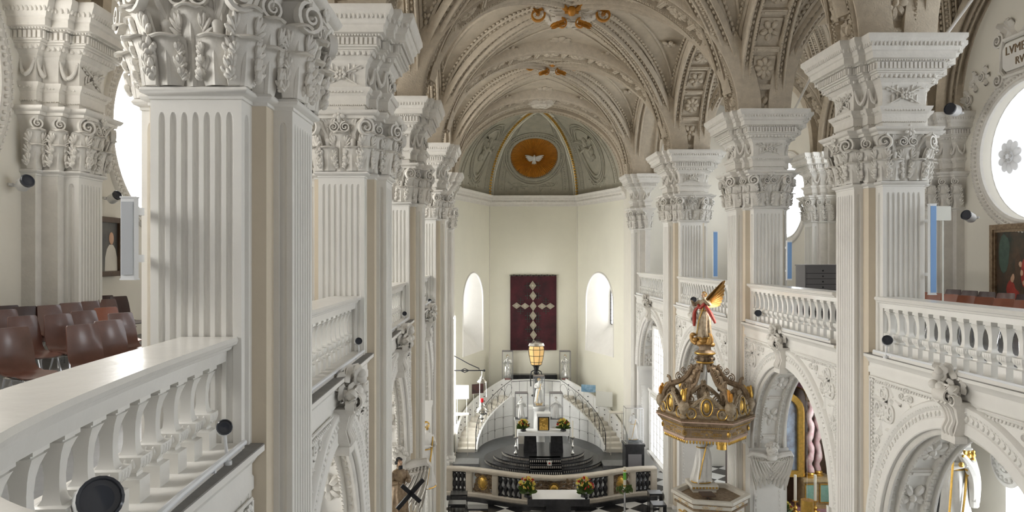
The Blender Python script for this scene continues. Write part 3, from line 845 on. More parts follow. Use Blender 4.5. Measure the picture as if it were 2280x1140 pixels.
# ------------------------------------------------------------------ gallery floors and outer walls
m = MB(); m.box(-7.3,-2.9,-2,36.2,E-1.95,E-1.60); m.box(7.9,13.0,-2,36.9,E-2.05,E-1.75)
m.box(-2.9,-2.12,.9+.6,6.2,E-1.95,E-1.58)
struct('floor_gallery', m, M['grey'])
def wall_bay(mb, frame, x, sg, y0, y1, z0, z1, yc, zc, ry, rz, dep=.45, N=48):
    """wall piece with an oval opening; sg = direction out of the church"""
    ring = [(yc+ry*cos(2*PI*k/N), zc+rz*sin(2*PI*k/N)) for k in range(N)]
    out = []
    for k in range(N):
        c,s = cos(2*PI*k/N), sin(2*PI*k/N)
        t = min(((y1-yc) if c > 0 else (y0-yc))/c if abs(c) > 1e-6 else 1e9, ((z1-zc) if s > 0 else (z0-zc))/s if abs(s) > 1e-6 else 1e9)
        out.append((yc+c*t, zc+s*t))
    # make sure the corners belong to the outline
    for cy,cz in ((y0,z0),(y1,z0),(y1,z1),(y0,z1)):
        k = min(range(N), key=lambda k:(out[k][0]-cy)**2+(out[k][1]-cz)**2); out[k] = (cy,cz)
    vs = [(x,y,z) for y,z in ring]+[(x,y,z) for y,z in out]+[(x+sg*dep,y,z) for y,z in ring]
    fs = []
    for k in range(N):
        q = (k+1)%N
        fs += [(k,q,N+q,N+k),(k,2*N+k,2*N+q,q)]
    mb.add(vs, fs)
WINL = winmat('bright_day_window', (1.0,0.985,0.95), 12.0)
WINR1 = winmat('pale_day_window', (0.93,0.96,1.0), 1.05)
WINL1 = winmat('soft_day_window', (1.0,0.97,0.92), 5.0)
WINR = winmat('cool_day_window', (0.90,0.95,1.0), 8.5)
WINA = winmat('apse_day_window', (1.0,1.0,0.98), 14.0)
ZT = E+8.4
WINC = winmat('leaded_day_window', (0.95,0.97,1.0), 1.3)
FILLC = winmat('chancel_day_window', (1.0,1.0,0.97), 11.0)  # glow of the added pane in the chancel side wall
win_n = 0
def oval_frame(x, sg, yc, zc, ry, rz, parent, full):
    pts = []
    N = 64
    for k in range(N):
        a = 2*PI*k/N; pts.append(Vector((x,yc+ry*cos(a),zc+rz*sin(a))))
    fr = []
    for k in range(N):
        d = (pts[(k+1)%N]-pts[k-1]).normalized(); B = Vector((-sg,0,0)); U = d.cross(B)
        if U.dot(pts[k]-Vector((x,yc,zc))) < 0: U = -U
        fr.append((B,U,d))
    m = MB()
    m.sweep(pts, [(B,U) for B,U,d in fr], [(-.05,-.02),(.03,-.02),(.07,.03),(.06,.07),(.04,.09),(.05,.22),(.08,.25),(.07,.30),(.03,.33),(-.05,.33)], loop=True)
    if full:
        P2 = pts+[pts[0]]; F2 = fr+[fr[0]]
        beads(m, P2, F2, .05, .155, .11, (.07,.13,.06)); beads(m, P2, F2, .08, .27, .10, (.09,.07,.05))
    return part('oval_frame', m, M['stone'], parent)
walls = {}
for side in 'LR':
    x = WL if side == 'L' else WR; sg = -1 if side == 'L' else 1
    ys = LY if side == 'L' else RY
    m = MB(); low = MB()
    for i in range(5):
        y0, y1 = ys[i] if i else -2.0, ys[i+1]
        yc = (y0+y1)/2 if i else (ys[0]+ys[1])/2; yc += .25 if side == 'R' else (-.7 if i == 1 else .1)
        wall_bay(m, None, x, sg, y0, y1, E-1.7, ZT, yc, E+2.6, 1.9, 1.72)
        win_n += 1
        g = MB(); g.lathe([(0,0),(1,0)], 40, (0,0,0), basis((x+sg*.30,yc,E+2.6),(0,1.9,0),(0,0,1.72),(sg*.01,0,0)))
        g = MB()
        ring = [(x+sg*.28,yc+1.89*cos(2*PI*k/40),E+2.6+1.71*sin(2*PI*k/40)) for k in range(40)]
        g.add(ring, [tuple(range(40))])
        w = struct('window_%d' % win_n, g, (WINL1 if i == 1 else WINL) if side == 'L' else (WINR1 if i == 2 else WINR), smooth=False)
        oval_frame(x, sg, yc, E+2.6, 1.9, 1.72, w, i in (1,2))
        if side == 'R' and i == 2:
            fl = MB(); 
            for k in range(10):
                a = 2*PI*k/10
                fl.ell((0,0,0),(.10,.05,.13),8,6, Matrix.Rotation(a,4,'Y') @ Matrix.Translation((0,.03,.25)))
            fl.lathe([(.0,.10),(.10,.09),(.13,.05),(.17,.06),(.20,.02),(.2,-.02)],20,(0,0,0),Matrix.Rotation(-PI/2,4,'X'))
            for k in range(6):
                a = 2*PI*k/6; fl.ell((.09*cos(a),.09,.09*sin(a)),.04,6,5)
            q = at(2238,352,19.6)
            o = fl.build('window_rosette', M['frosted']); o.matrix_world = basis((x+.18,19.3,q.z),(0,1.15,0),(-1,0,0),(0,0,1.15))
            tag(o, 'white plaster rosette with round petals inside the right oval window', 'rosette')
        # lower aisle wall; its tall glowing pane is added to light the aisle
        wy0, wy1, wz0, wz1 = yc-.9, yc+.9, 3.2, 6.6
        for a,b,c,d in ((y0,wy0,0,E-1.7),(wy1,y1,0,E-1.7),(wy0,wy1,0,wz0),(wy0,wy1,wz1,E-1.7)):
            low.box(*sorted((x,x+sg*.4)),a,b,c,d)
        win_n += 1
        g = MB(); g.box(*sorted((x+sg*.22,x+sg*.24)),wy0,wy1,wz0,wz1)
        w = struct('window_%d' % win_n, g, WINL if side == 'L' else WINR, smooth=False)
    low.box(*sorted((x,x+sg*.4)),ys[5],ys[5]+3.5,0,ZT)
    nm = 'wall_left' if side == 'L' else 'wall_right'
    W = struct(nm, m, M['wall'], sharp=30); low.build('lower_wall', M['wall'], W)
# walls that close the aisles at the east, and the chancel's side walls
m = MB(); m.box(-7.3,-2.75,36.6,37.0,0,ZT); m.box(7.95,13.0,37.3,37.7,0,ZT)
m.box(-2.75,-1.78,36.3,39.5,0,E+4.0); m.box(6.92,7.95,36.9,39.5,0,E+4.0)
struct('wall_east', m, M['wall'])
# ------------------------------------------------------------------ apse
AP = [Vector((-1.78,39.4,0)),Vector((0,44.7,0)),Vector((5.13,44.7,0)),Vector((6.92,39.4,0))]
ZC = E+3.6
m = MB(); m.box(-.3,5.43,44.7,45.1,0,ZC+.1); struct('wall_apse', m, M['apse'])
def splay_wall(P, Q, name, wn):
    d = (Q-P); L = d.length; d /= L; n = Vector((-d.y,d.x,0))     # n points out of the church
    mid = Vector((2.56,41,0))
    if n.dot(mid-P) > 0: n = -n
    s0, s1 = .20*L, .79*L; zs, zb = E-2.45, E-5.3; c = (s0+s1)/2; a = (s1-s0)/2
    N = 20
    outer = [(s0,zb)]+[(c-a*cos(PI*k/N), zs+a*.98*sin(PI*k/N)) for k in range(N+1)]+[(s1,zb)]
    i_w = .72; dep = 1.15; zi = E-2.1; zib = E-3.75; ci = c
    inner = [(ci-i_w,zib)]+[(ci-i_w*cos(PI*k/N), zi+i_w*sin(PI*k/N)) for k in range(N+1)]+[(ci+i_w,zib)]
    def p3(s,z,o=0): v = P+d*s+n*o; return (v.x,v.y,z)
    m = MB()
    def quad(a,b,c_,e): m.add([a,b,c_,e],[(0,1,2,3)])
    quad(p3(0,0),p3(s0,0),p3(s0,ZC),p3(0,ZC)); quad(p3(s1,0),p3(L,0),p3(L,ZC),p3(s1,ZC)); quad(p3(s0,0),p3(s1,0),p3(s1,zb),p3(s0,zb))
    for (sa,za),(sb,zb2) in zip(outer[1:-1],outer[2:-1]): quad(p3(sa,za),p3(sb,zb2),p3(sb,ZC),p3(sa,ZC))
    W = struct(name, m, M['apse'], sharp=20)
    m = MB(); m.loft([[p3(s,z) for s,z in outer],[p3(s,z,dep) for s,z in inner]], True, False, False)
    part('window_reveal', m, M['plaster'], W)
    m = MB(); pts = [Vector(p3(s,z)) for s,z in outer]; m.tube(pts, .05, 6); part('reveal_edge', m, M['plaster'], W)
    g = MB(); g.add([p3(s,z,dep-.02) for s,z in inner],[tuple(range(len(inner)))])
    w = struct('window_%d' % wn, g, WINA, smooth=False)
    lt = MB()
    for k in range(-2,3): lt.tube([p3(ci+k*.24,zib,dep-.05),p3(ci+k*.24,zi+sqrt(max(0,i_w**2-(k*.24)**2)),dep-.05)],.012,4)
    z = zib
    while z < zi+.6:
        hw = i_w if z < zi else sqrt(i_w**2-(z-zi)**2)
        lt.tube([p3(ci-hw,z,dep-.05),p3(ci+hw,z,dep-.05)],.012 if int(z*5)%3 else .02,4); z += .2
    lt.tube([p3(s,z,dep-.05) for s,z in inner], .04, 5, loop=True)
    part('lead_lattice', lt, M['iron'], w)
splay_wall(AP[0],AP[1],'wall_apse_left',21); splay_wall(AP[3],AP[2],'wall_apse_right',22)
# thin mouldings in the apse corners and the cornice
m = MB()
for p in AP[1:3]: m.tube([(p.x,p.y-.03,0),(p.x,p.y-.03,ZC-.4)],.05,6)
struct('trim_1', m, M['wall'])
m = MB(); cpts = [Vector((-1.78,38.6,0))]+AP+[Vector((6.92,38.6,0))]
fr = []
for i,p in enumerate(cpts):
    d1 = (p-cpts[max(i-1,0)]); d2 = (cpts[min(i+1,5)]-p)
    d1 = d1.normalized() if d1.length > 0 else d2.normalized(); d2 = d2.normalized() if d2.length > 0 else d1
    n1 = Vector((d1.y,-d1.x,0)); n2 = Vector((d2.y,-d2.x,0)); b = (n1+n2)/(1+n1.dot(n2))
    fr.append((b,Vector((0,0,1)),d1))
prof = [(-.05,ZC-.62),(.03,ZC-.62),(.03,ZC-.52),(.07,ZC-.50),(.07,ZC-.42),(.10,ZC-.38),(.13,ZC-.30),(.22,ZC-.24),(.24,ZC-.12),(.32,ZC-.05),(.34,ZC),(-.05,ZC)]
m.sweep(cpts,[(B,U) for B,U,d in fr],prof)
for i in range(1,4):
    a,b = cpts[i]+fr[i][0]*.13, cpts[i+1]+fr[i+1][0]*.13; d = (b-a).normalized(); boxrow(m,(a.x,a.y),(b.x,b.y),(d.y,-d.x),(.07,.08,.09),ZC-.33)
struct('trim_2', m, M['stone'])
# barrel before the apse and the closing arch
m = MB(); N = 40; cx, ax = (XL+XR)/2, (XR-XL)/2
rows = []
for y0 in (0,1):
    rows.append([Vector((cx-ax*cos(PI*k/N), (LY[5]+(RY[5]-LY[5])*(1-cos(PI*k/N))/2) if y0 == 0 else 39.6, SP+3.80*sin(PI*k/N))) for k in range(N+1)])
m.loft(rows, False); m.build('chancel_barrel', M['vault'], ceiling)
for y,hw,H in ((38.0,.35,3.66),(39.35,.32,3.6)):
    pts = [Vector((cx-(ax-.06)*cos(PI*k/N), y, SP+H*sin(PI*k/N))) for k in range(N+1)]
    m = MB(); mb_B = Vector((0,1,0)); fr = frames(pts,mb_B)
    m.sweep(pts,[(B,U) for B,U,d in fr],[(-hw,.4),(-hw,0),(-hw*.7,-.06),(-hw*.4,.0),(hw*.4,.0),(hw*.7,-.06),(hw,0),(hw,.4)])
    for sg in (-1,1): beads(m,pts,fr,sg*hw*.55,-.02,.16,(.13,.13,.08))
    beads(m,pts,fr,0,.0,.22,(.18,.16,.08))
    m.build('chancel_arch', M['rib'], ceiling)
# half dome: gores between the apse corners
APEX = Vector((2.56,39.5,E+7.72)); HZ = APEX.z-ZC
def gore_fn(P,Q):
    def f(w,t):
        b = P.lerp(Q,w); c = cos(t*PI/2)
        return Vector((APEX.x+(b.x-APEX.x)*c, APEX.y+(b.y-APEX.y)*c, ZC+HZ*sin(t*PI/2)))
    return f
dome = MB(); gores = []
for P,Q in ((AP[0],AP[1]),(AP[1],AP[2]),(AP[2],AP[3])):
    f = gore_fn(P,Q); gores.append(f); n1,n2 = 12,24
    vs = [f(i/n1,j/n2) for j in range(n2+1) for i in range(n1+1)]
    dome.add(vs,[(j*(n1+1)+i,j*(n1+1)+i+1,(j+1)*(n1+1)+i+1,(j+1)*(n1+1)+i) for j in range(n2) for i in range(n1)])
D = struct('ceiling_dome', dome, M['dome'], sharp=60)
def drape(mb, f, w0, t0, off=0.0):
    """lay a flat relief (x along, y out, z up) on a gore of the dome around w0, t0"""
    out = MB(); out.f = mb.f; out.m = mb.m; e = 1e-3
    for x,y,z in mb.v:
        t = t0; 
        for _ in range(4):
            step = z/4; l = ((f(w0,t+e)-f(w0,t))/e).length; t += step/l
        t = min(max(t,0.0),.97)
        wd = max((f(1,t)-f(0,t)).length,.2)
        p,e1,n,e3 = gframe(f, w0+x/wd, t); q = p+n*(y+off); out.v.append(tuple(q))
    return out
def gframe(f,w,t):
    p = f(w,t); e1 = (f(w+.02,t)-p).normalized(); e2 = (f(w,t+.02)-p); n = e1.cross(e2).normalized()
    if n.dot(Vector((2.56,38,E+2))-p) < 0: n = -n
    e3 = n.cross(e1).normalized()
    if e3.z < 0: e3 = -e3
    return p,e1,n,e3
for f in (gores[0],gores[1],gores[2]):
    m = MB()
    for ins,r in ((.10,.05),(.17,.03)):
        for w in (ins,1-ins):
            pts = [f(w,k/20) + gframe(f,w,k/20)[2]*.02 for k in range(1,17)]
            m.tube(pts,r,5)
            if r > .04: 
                ff = frames(pts); 
                beads(m,[f(w+(.035 if w < .5 else -.035),k/20) for k in range(1,17)],frames([f(w,k/20) for k in range(1,17)]),0,0,.14,(.10,.10,.08))
    rnd = random.Random(6)
    for t,s in ((.07,.9),(.82,.5)):
        m.merge(drape(scroll_mb(3.4*s if f is gores[1] else 2.2*s,.9*s,rnd,2.0),f,.5,t+.03))
    m.build('dome_moulding', M['dome'], D)
for f,lab in ((gores[0],0),(gores[2],1)):
    m = MB(); p,e1,n,e3 = Vector((0,0,0)),Vector((1,0,0)),Vector((0,1,0)),Vector((0,0,1))
    for r,th in ((1.0,.07),(1.16,.05),(1.3,.04)):
        m.tube([p+n*.04+e1*(.95*r*cos(2*PI*k/40))+e3*(1.45*r*sin(2*PI*k/40)) for k in range(40)],th,6,loop=True)
    rnd = random.Random(8)
    for k in range(9):
        a = rnd.uniform(0,6.28); r = rnd.uniform(0,.5)
        m.ell((r*cos(a)*.9,.05,r*sin(a)*1.5-.1),(rnd.uniform(.12,.3),.16,rnd.uniform(.15,.35)),8,6,basis(p,e1,n,e3))
    m.ell((0,.12,.5),(.14,.14,.17),8,6,basis(p,e1,n,e3)); m.ell((.02,.1,0),(.25,.2,.45),8,6,basis(p,e1,n,e3))
    for q in (-1,1):
        m.merge(leaf_mb(.9,.45,.2,.4,9,7,4),basis(p+n*.1+e3*.25,(e1*cos(q)+e3*sin(q)),n,(e3*cos(q)-e1*sin(q)))); m.tube([p+n*.2+e3*.3,p+n*.3+e1*q*.5+e3*.15,p+n*.2+e1*q*.8+e3*.35],[.09,.07,.04],6)
    drape(m,f,.5,.36).build('oval_medallion', M['dome'], D)
# gilded ribs
for P in (AP[1],AP[2]):
    f = gore_fn(P,P); pts = [f(0,k/30) for k in range(0,31)]
    m = MB(); fr = []
    for k,p in enumerate(pts):
        d = (pts[min(k+1,30)]-pts[max(k-1,0)]).normalized(); u = (Vector((2.56,38,E+2))-p); u = (u-d*u.dot(d)).normalized(); fr.append((d.cross(u),u,d))
    m.sweep(pts,[(B,U) for B,U,d in fr],[(-.28,-.05),(-.28,.06),(-.16,.10),(-.13,.05),(.13,.05),(.16,.10),(.28,.06),(.28,-.05)])
    R = m.build('dome_rib', M['apse'], D)
    m = MB(); beads(m,pts,fr,0,.07,.17,(.15,.20,.12)); beads(m,pts,fr,0,.09,.085,(.05,.08,.14)); m.build('gilded_garland', M['gold'], R)
# ================================================================== floor and chancel
def floor_mat():
    m = bpy.data.materials.new('black_white_marble_floor'); m.use_nodes = True; nt = m.node_tree; b = nt.nodes['Principled BSDF']
    tc = nt.nodes.new('ShaderNodeTexCoord'); mp = nt.nodes.new('ShaderNodeMapping'); mp.inputs['Rotation'].default_value = (0,0,radians(45)); mp.inputs['Location'].default_value = (0,0,.31)
    br = nt.nodes.new('ShaderNodeTexBrick'); br.inputs['Color1'].default_value = (.015,.015,.017,1); br.inputs['Color2'].default_value = (.78,.77,.74,1)
    ch = nt.nodes.new('ShaderNodeTexChecker'); ch.inputs['Scale'].default_value = 1.15
    ch.inputs['Color1'].default_value = (.015,.015,.017,1); ch.inputs['Color2'].default_value = (.78,.77,.74,1)
    nt.links.new(tc.outputs['Object'],mp.inputs['Vector']); nt.links.new(mp.outputs['Vector'],ch.inputs['Vector'])
    nt.nodes.remove(br)
    nt.links.new(ch.outputs['Color'],b.inputs['Base Color']); b.inputs['Roughness'].default_value = .25
    return m
FL = floor_mat()
m = MB(); m.box(-8,14,-3,46,-.2,0); struct('floor', m, FL)
AXX = 2.55
# chancel platform with curved front (two black steps)
RAILP = [(-1.75,31.5),(-1.2,31.45),(-.5,31.25),(.2,30.9),(.9,30.55),(1.7,30.25),(2.55,30.1),(3.4,30.25),(4.2,30.55),(4.9,30.9),(5.6,31.25),(6.3,31.45),(6.85,31.5)]
def plat(off, z0, z1):
    m = MB(); poly = [(x,y-off) for x,y in RAILP]+[(6.9,44.6),(-1.77,44.6)]
    m.prism(poly, z0, z1); return m
struct('floor_chancel', plat(.34,.26,.45), M['black'])
m = MB(); m.box(-1.78,6.9,23,32.5,0,.28); struct('floor_choir', m, FL)
m = MB(); m.box(-1.75,6.88,31.9,44.6,.45,.462); struct('floor_chancel_paving', m, M['slate'])
# communion rail
t = thing('communion_rail','long curved stone communion rail with black balusters and gilt bronze panels before the chancel','altar rail',(AXX,30.1,.45))
P = [Vector((x-AXX,y-30.1,0)) for x,y in RAILP]
fr = frames(P); fr2 = []
for B,U,d in fr:
    n = Vector((d.y,-d.x,0)).normalized(); fr2.append((n,Vector((0,0,1))))
m = MB(); m.sweep(P,fr2,[(-.17,.98),(-.19,1.02),(-.19,1.08),(-.15,1.12),(.15,1.12),(.19,1.08),(.19,1.02),(.17,.98)]); part('top_rail',m,M['railstone'],t)
m = MB(); m.sweep(P,fr2,[(-.20,0),(-.20,.12),(-.15,.16),(.15,.16),(.20,.12),(.20,0)]); part('base',m,M['railstone'],t)
def on_path(P, s):
    L = [0]
    for a,b in zip(P,P[1:]): L.append(L[-1]+(b-a).length)
    t_ = s*L[-1]; j = 0
    while j < len(P)-2 and L[j+1] < t_: j += 1
    q = (t_-L[j])/(L[j+1]-L[j]); d = (P[j+1]-P[j]).normalized(); return P[j].lerp(P[j+1],q), d
def vase_mb(h, r):
    m = MB(); m.lathe([(.55*r,0),(r,.0),(r,.08*h),(.5*r,.1*h),(.45*r,.16*h),(.8*r,.25*h),(1.05*r,.36*h),(.8*r,.46*h),(.4*r,.52*h),(.55*r,.54*h),(.4*r,.57*h),(.7*r,.66*h),(.9*r,.76*h),(.6*r,.86*h),(.4*r,.9*h),(r,.92*h),(r,h),(.4*r,h)],10); return m
vz = None
posts = [.0,.105,.235,.375,.625,.765,.885,1.0]
for s in posts:
    p,d = on_path(P,min(max(s,.012),.988)); m = MB(); m.box(-.13,.13,-.14,.14,.16,.98,); m.box(-.09,.09,-.155,-.14,.26,.88)
    o = part('post',m,M['railstone'],t); o.location = p; o.rotation_euler = (0,0,math.atan2(d.y,d.x))
kinds = ['b','g','b','g','b','g','b']
for k,(s0,s1) in enumerate(zip(posts,posts[1:])):
    if kinds[k] == 'b':
        n = 5
        for i in range(n):
            p,d = on_path(P, s0+(s1-s0)*(i+.9)/(n+.8))
            if vz is None: o = part('baluster',vase_mb(.82,.11),M['black'],t); vz = o.data
            else: o = bpy.data.objects.new('baluster',vz); COL.objects.link(o); o.parent = t
            o.location = p+Vector((0,0,.16))
    else:
        p,d = on_path(P,(s0+s1)/2); w = (s1-s0)*9.0-.42; m = MB(); rnd = random.Random(k)
        m.merge(scroll_mb(w,.8,rnd,2.2)); m.merge(scroll_mb(w*.9,.75,rnd,2.2),TR(0,.03,0,ry=PI))
        m.box(-w/2-.02,w/2+.02,-.02,.02,-.42,-.37); m.box(-w/2-.02,w/2+.02,-.02,.02,.37,.42); m.merge(scroll_mb(w*.95,.7,random.Random(k+40),3),TR(0,.01,0)); m.merge(scroll_mb(w*.6,.75,random.Random(k+50),3),TR(0,.02,0,ry=PI/2*0))
        for i in range(int(46*w)):
            x,z = rnd.uniform(-w/2,w/2), rnd.uniform(-.38,.38); m.tube([(x+.07*cos(2*PI*j/8),.0,z+.07*sin(2*PI*j/8)) for j in range(8)],.014,4,loop=True)
        T = TR(p.x,p.y,.57,rz=math.atan2(d.y,d.x)); m2 = MB().merge(m,T @ Matrix.Diagonal((1,-1,1,1)))
        o = part('bronze_panel',m2,M['brown_gild'],t)
        m3 = MB().ell((0,-.05,0),(.17,.07,.24),10,8); m3.tube([(.2*cos(2*PI*j/16),-.04,.28*sin(2*PI*j/16)) for j in range(16)],.03,5,loop=True)
        part('gilt_shield',MB().merge(m3,T),M['gold'],o)
# elliptical altar steps
m = MB(); t = thing('altar_steps','three tiered oval black altar steps with pale ribbed risers','steps',(AXX,36.5,.45))
for k,(rx_,ry_) in enumerate(((2.75,2.2),(2.34,1.85),(1.93,1.5))):
    z0 = .012+.18*k
    m = MB(); ring = []
    for i in range(64):
        a = 2*PI*i/64; x,y = rx_*cos(a), ry_*sin(a)
        ring.append((x,y))
    m.prism(ring, z0, z0+.14); m.prism([(x*1.02,y*1.02) for x,y in ring], z0+.14, z0+.18)
    m.box(-.72,.72,-ry_-.14,-ry_+.3,z0,z0+.18)
    o = part('step',m,M['black'],t)
    r = MB()
    for i in range(90):
        a = PI+PI*(i+.5)/90; x,y = rx_*1.012*cos(a), ry_*1.012*sin(a)
        if abs(x) > .74: r.cbox((0,0,0),(.02,.012,.09),TR(x,y,z0+.07,rz=a+PI/2))
    for i in range(16): r.cbox((-.68+i*.09,-ry_-.145,z0+.07),(.03,.012,.09))
    part('ribbed_riser',r,M['step'],o)
ZA = .45+.55
# high altar table
t = thing('altar_table','altar table with white cloth on two black block legs on the oval steps','altar',(AXX,36.35,ZA))
for sg in (-1,1):
    m = MB(); m.loft([[(sg*.36+x*k+sg*(.03 if k > 1 else 0),y*k,z) for x,y in ((-.27,-.3),(.27,-.3),(.27,.3),(-.27,.3))] for z,k in ((0,1.08),(.84,.9))])
    m2 = MB(); m2.loft([[(sg*.62+x,y,z) for x,y in ((-w,-.3),(w,-.3),(w,.3),(-w,.3))] for z,w in ((0,.31),(.84,.27))]); part('leg',m2,M['black'],t)
m = MB(); m.box(-1.18,1.18,-.42,.42,.84,.93); part('table_top',m,M['black'],t)
m = MB(); m.box(-1.2,1.2,-.44,.44,.93,.945); m.box(-1.2,1.2,-.455,-.44,.80,.945); m.box(-1.215,-1.2,-.44,.44,.15,.945); m.box(1.2,1.215,-.44,.44,.45,.945); part('altar_cloth',m,M['cloth'],t)
t = thing('tabernacle','white tabernacle with shining gold door on the high altar','tabernacle',(AXX+.02,36.45,ZA+.945))
m = MB(); m.box(-.31,.31,-.2,.25,0,.72); m.box(-.34,.34,-.23,.28,.72,.84); part('case',m,M['marble'],t)
m = MB(); m.box(-.27,.27,-.215,-.2,.03,.68); o = part('dark_frame',m,M['black'],t)
m = MB(); m.box(-.21,.21,-.235,-.215,.06,.64); 
for k in range(14): m.ell((random.uniform(-.16,.16),-.235,random.uniform(.1,.58)),(.05,.015,.06),6,5)
part('gold_door',m,M['gold'],t)
def bouquet(label, loc, r, h, seed, grp=None):
    rnd = random.Random(seed)
    t = thing('flower_arrangement',label,'flowers',loc,0,grp)
    m = MB(); m.lathe([(.10,0),(.14,.02),(.12,.10),(.16,.14),(.10,.15)],12); part('bowl',m,M['blackm'],t)
    lm = MB(); lf = leaf_mb(.22,.09,.6,.5,5,5,1,.004)
    for k in range(50):
        a = rnd.uniform(0,2*PI); tl = rnd.uniform(.1,1.5); q = rnd.uniform(.4,1)
        T = TR(r*.5*q*cos(a)*sin(tl),r*.5*q*sin(a)*sin(tl),.12+h*.5*q*cos(tl),rx=-tl*sin(a)*1.0,ry=tl*cos(a),rz=0); lm.merge(lf,T)
    part('foliage',lm,M['leaf'],t)
    ym, rm = MB(), MB()
    for k in range(46):
        a = rnd.uniform(0,2*PI); tl = rnd.uniform(0,1.75); R = rnd.uniform(.8,1.05)
        p = (r*R*cos(a)*sin(tl), r*R*sin(a)*sin(tl), .12+h*.5+h*.5*R*cos(tl))
        (rm if rnd.random() < .33 else ym).merge(flower_mb(rnd.uniform(.04,.075),6,.6), TR(*p, rx=rnd.uniform(-.6,.9), rz=a))
    part('yellow_blooms',ym,M['yellowflower'],t); part('red_blooms',rm,M['redflower'],t)
bouquet('yellow and red flower arrangement left of the gold tabernacle',(AXX-.95,36.25,ZA+.945),.26,.42,1)
bouquet('yellow and red flower arrangement right of the gold tabernacle',(AXX+.95,36.25,ZA+.945),.28,.46,2)
def candlestick(label, loc, hs, hc, mt, grp=None, rc=.035):
    t = thing('candlestick',label,'candlestick',loc,0,grp)
    m = MB(); m.lathe([(.16,0),(.17,.03),(.10,.07),(.05,.12),(.09,.2),(.04,.26),(.035,hs*.5),(.07,hs*.55),(.03,hs*.62),(.03,hs*.88),(.10,hs*.94),(.11,hs),(.0,hs)],12)
    for k in range(3): m.ell((.14*cos(2.1*k),.14*sin(2.1*k),.04),.04,6,5)
    part('stand',m,mt,t); m = MB(); m.lathe([(rc,hs),(rc,hs+hc),(.0,hs+hc+.02)],10); part('candle',m,M['wax'],t)
candlestick('tall silver candlestick left of the high altar table',(AXX-1.32,35.75,ZA-.16),.95,.75,M['silver'],None)
candlestick('tall silver candlestick right of the high altar table',(AXX+1.34,35.75,ZA-.16),.95,.75,M['silver'],None)
m = MB(); m.box(-.10,.10,-.02,.02,0,.2); o = m.build('notice_plaque',M['paper']); o.location = (AXX+.15,34.42,.46+.36); tag(o,'small white plaque with a red sign standing on the front altar step','plaque')
m = MB(); m.ell((0,-.025,.10),(.05,.01,.05),8,6); part('red_sign',m,M['red'],o)
# two curved marble stairs
CX, CY = 2.55, 38.2
def ell(rx_,ry_,a,sg): return (CX-sg*rx_*cos(a), CY+ry_*sin(a))
NS = 12
for sg,lab in ((1,'left curved marble staircase rising behind the altar to the lantern landing'),(-1,'right curved marble staircase rising behind the altar to the lantern landing')):
    t = thing('marble_staircase',lab,'staircase',(CX-sg*3.7,CY,.462),0,'curved marble staircases')
    O = (CX-sg*3.7,CY,.462)
    def L(p,z): return (p[0]-O[0],p[1]-O[1],z-O[2])
    A1 = radians(66)
    for k in range(NS):
        a0, a1 = A1*k/NS-.02, A1*(k+1)/NS; z = .462+.17*(k+1)
        m = MB(); q = [ell(3.28,4.05,a0,sg),ell(4.16,4.98,a0,sg),ell(4.16,4.98,a1,sg),ell(3.28,4.05,a1,sg)]
        if sg < 0: q = q[::-1]
        m.loft([[L(p,.462) for p in q],[L(p,z) for p in q]]); part('stair_step',m,M['step'],t,smooth=False)
    zf = lambda a: .462+.17+.17*NS*a/A1
    N = 24; m = MB()
    m.loft([[L(ell(4.16,4.98,A1*k/N,sg),.462),L(ell(4.30,5.12,A1*k/N,sg),.462),L(ell(4.30,5.12,A1*k/N,sg),zf(A1*k/N)+.72),L(ell(4.16,4.98,A1*k/N,sg),zf(A1*k/N)+.72)] for k in range(N+1)])
    W = part('outer_parapet',m,M['marble'],t)
    m = MB()
    m.loft([[L(ell(3.16,3.93,A1*k/N,sg),.462),L(ell(3.28,4.05,A1*k/N,sg),.462),L(ell(3.28,4.05,A1*k/N,sg),zf(A1*k/N)-.04),L(ell(3.16,3.93,A1*k/N,sg),zf(A1*k/N)-.04)] for k in range(N+1)])
    Wi = part('inner_wall',m,M['marble'],t)
    m = MB()                                   # dark joints and clamps of the slabs
    for k in range(1,6):
        a = A1*k/6; z = zf(a)
        m.tube([L(ell(3.15,3.92,a,sg),.5),L(ell(3.15,3.92,a,sg),z-.05)],.008,4)
        for zz in (.9,1.5,2.1):
            if zz < z-.2: m.ell(L(ell(3.14,3.91,a,sg),zz),.03,6,5)
    for zz in (.95,1.55):
        pts = [L(ell(3.15,3.92,A1*k/N,sg),zz) for k in range(N+1) if zf(A1*k/N)-.05 > zz]; m.tube(pts,.007,4)
    part('slab_joint',m,M['ledge'],Wi)
    m = MB()
    for k in range(2,N,3):
        a = A1*k/N
        for zz in (.25,.5): 
            p = ell(4.15,4.97,a,sg); m.ell(L(p,zf(a)+zz),(.045,.045,.025),6,5)
    part('metal_clamp',m,M['blackm'],W)
    m = MB(); top = [L(ell(3.24,4.0,A1*k/N,sg),zf(A1*k/N)+.82) for k in range(N+1)]; m.tube(top,.016,6)
    m.tube([top[0],(top[0][0],top[0][1]-.12,top[0][2]-.15),(top[0][0],top[0][1]-.10,.1)],.02,6)
    for k in range(0,N,3):
        a = A1*k/N; b = A1*(k+3)/N; p = [L(ell(3.24,4.0,a+(b-a)*s,sg),zf(a+(b-a)*s)+z) for s,z in ((.5,.0),(.08,.2),(.02,.42),(.2,.62),(.5,.72),(.8,.62),(.98,.42),(.92,.2),(.5,.0))]; m.tube(p,.009,5)
        m.tube([L(ell(3.24,4.0,a,sg),zf(a)-.1),L(ell(3.24,4.0,a,sg),zf(a)+.82)],.008,5)
    part('iron_railing',m,M['iron'],t)
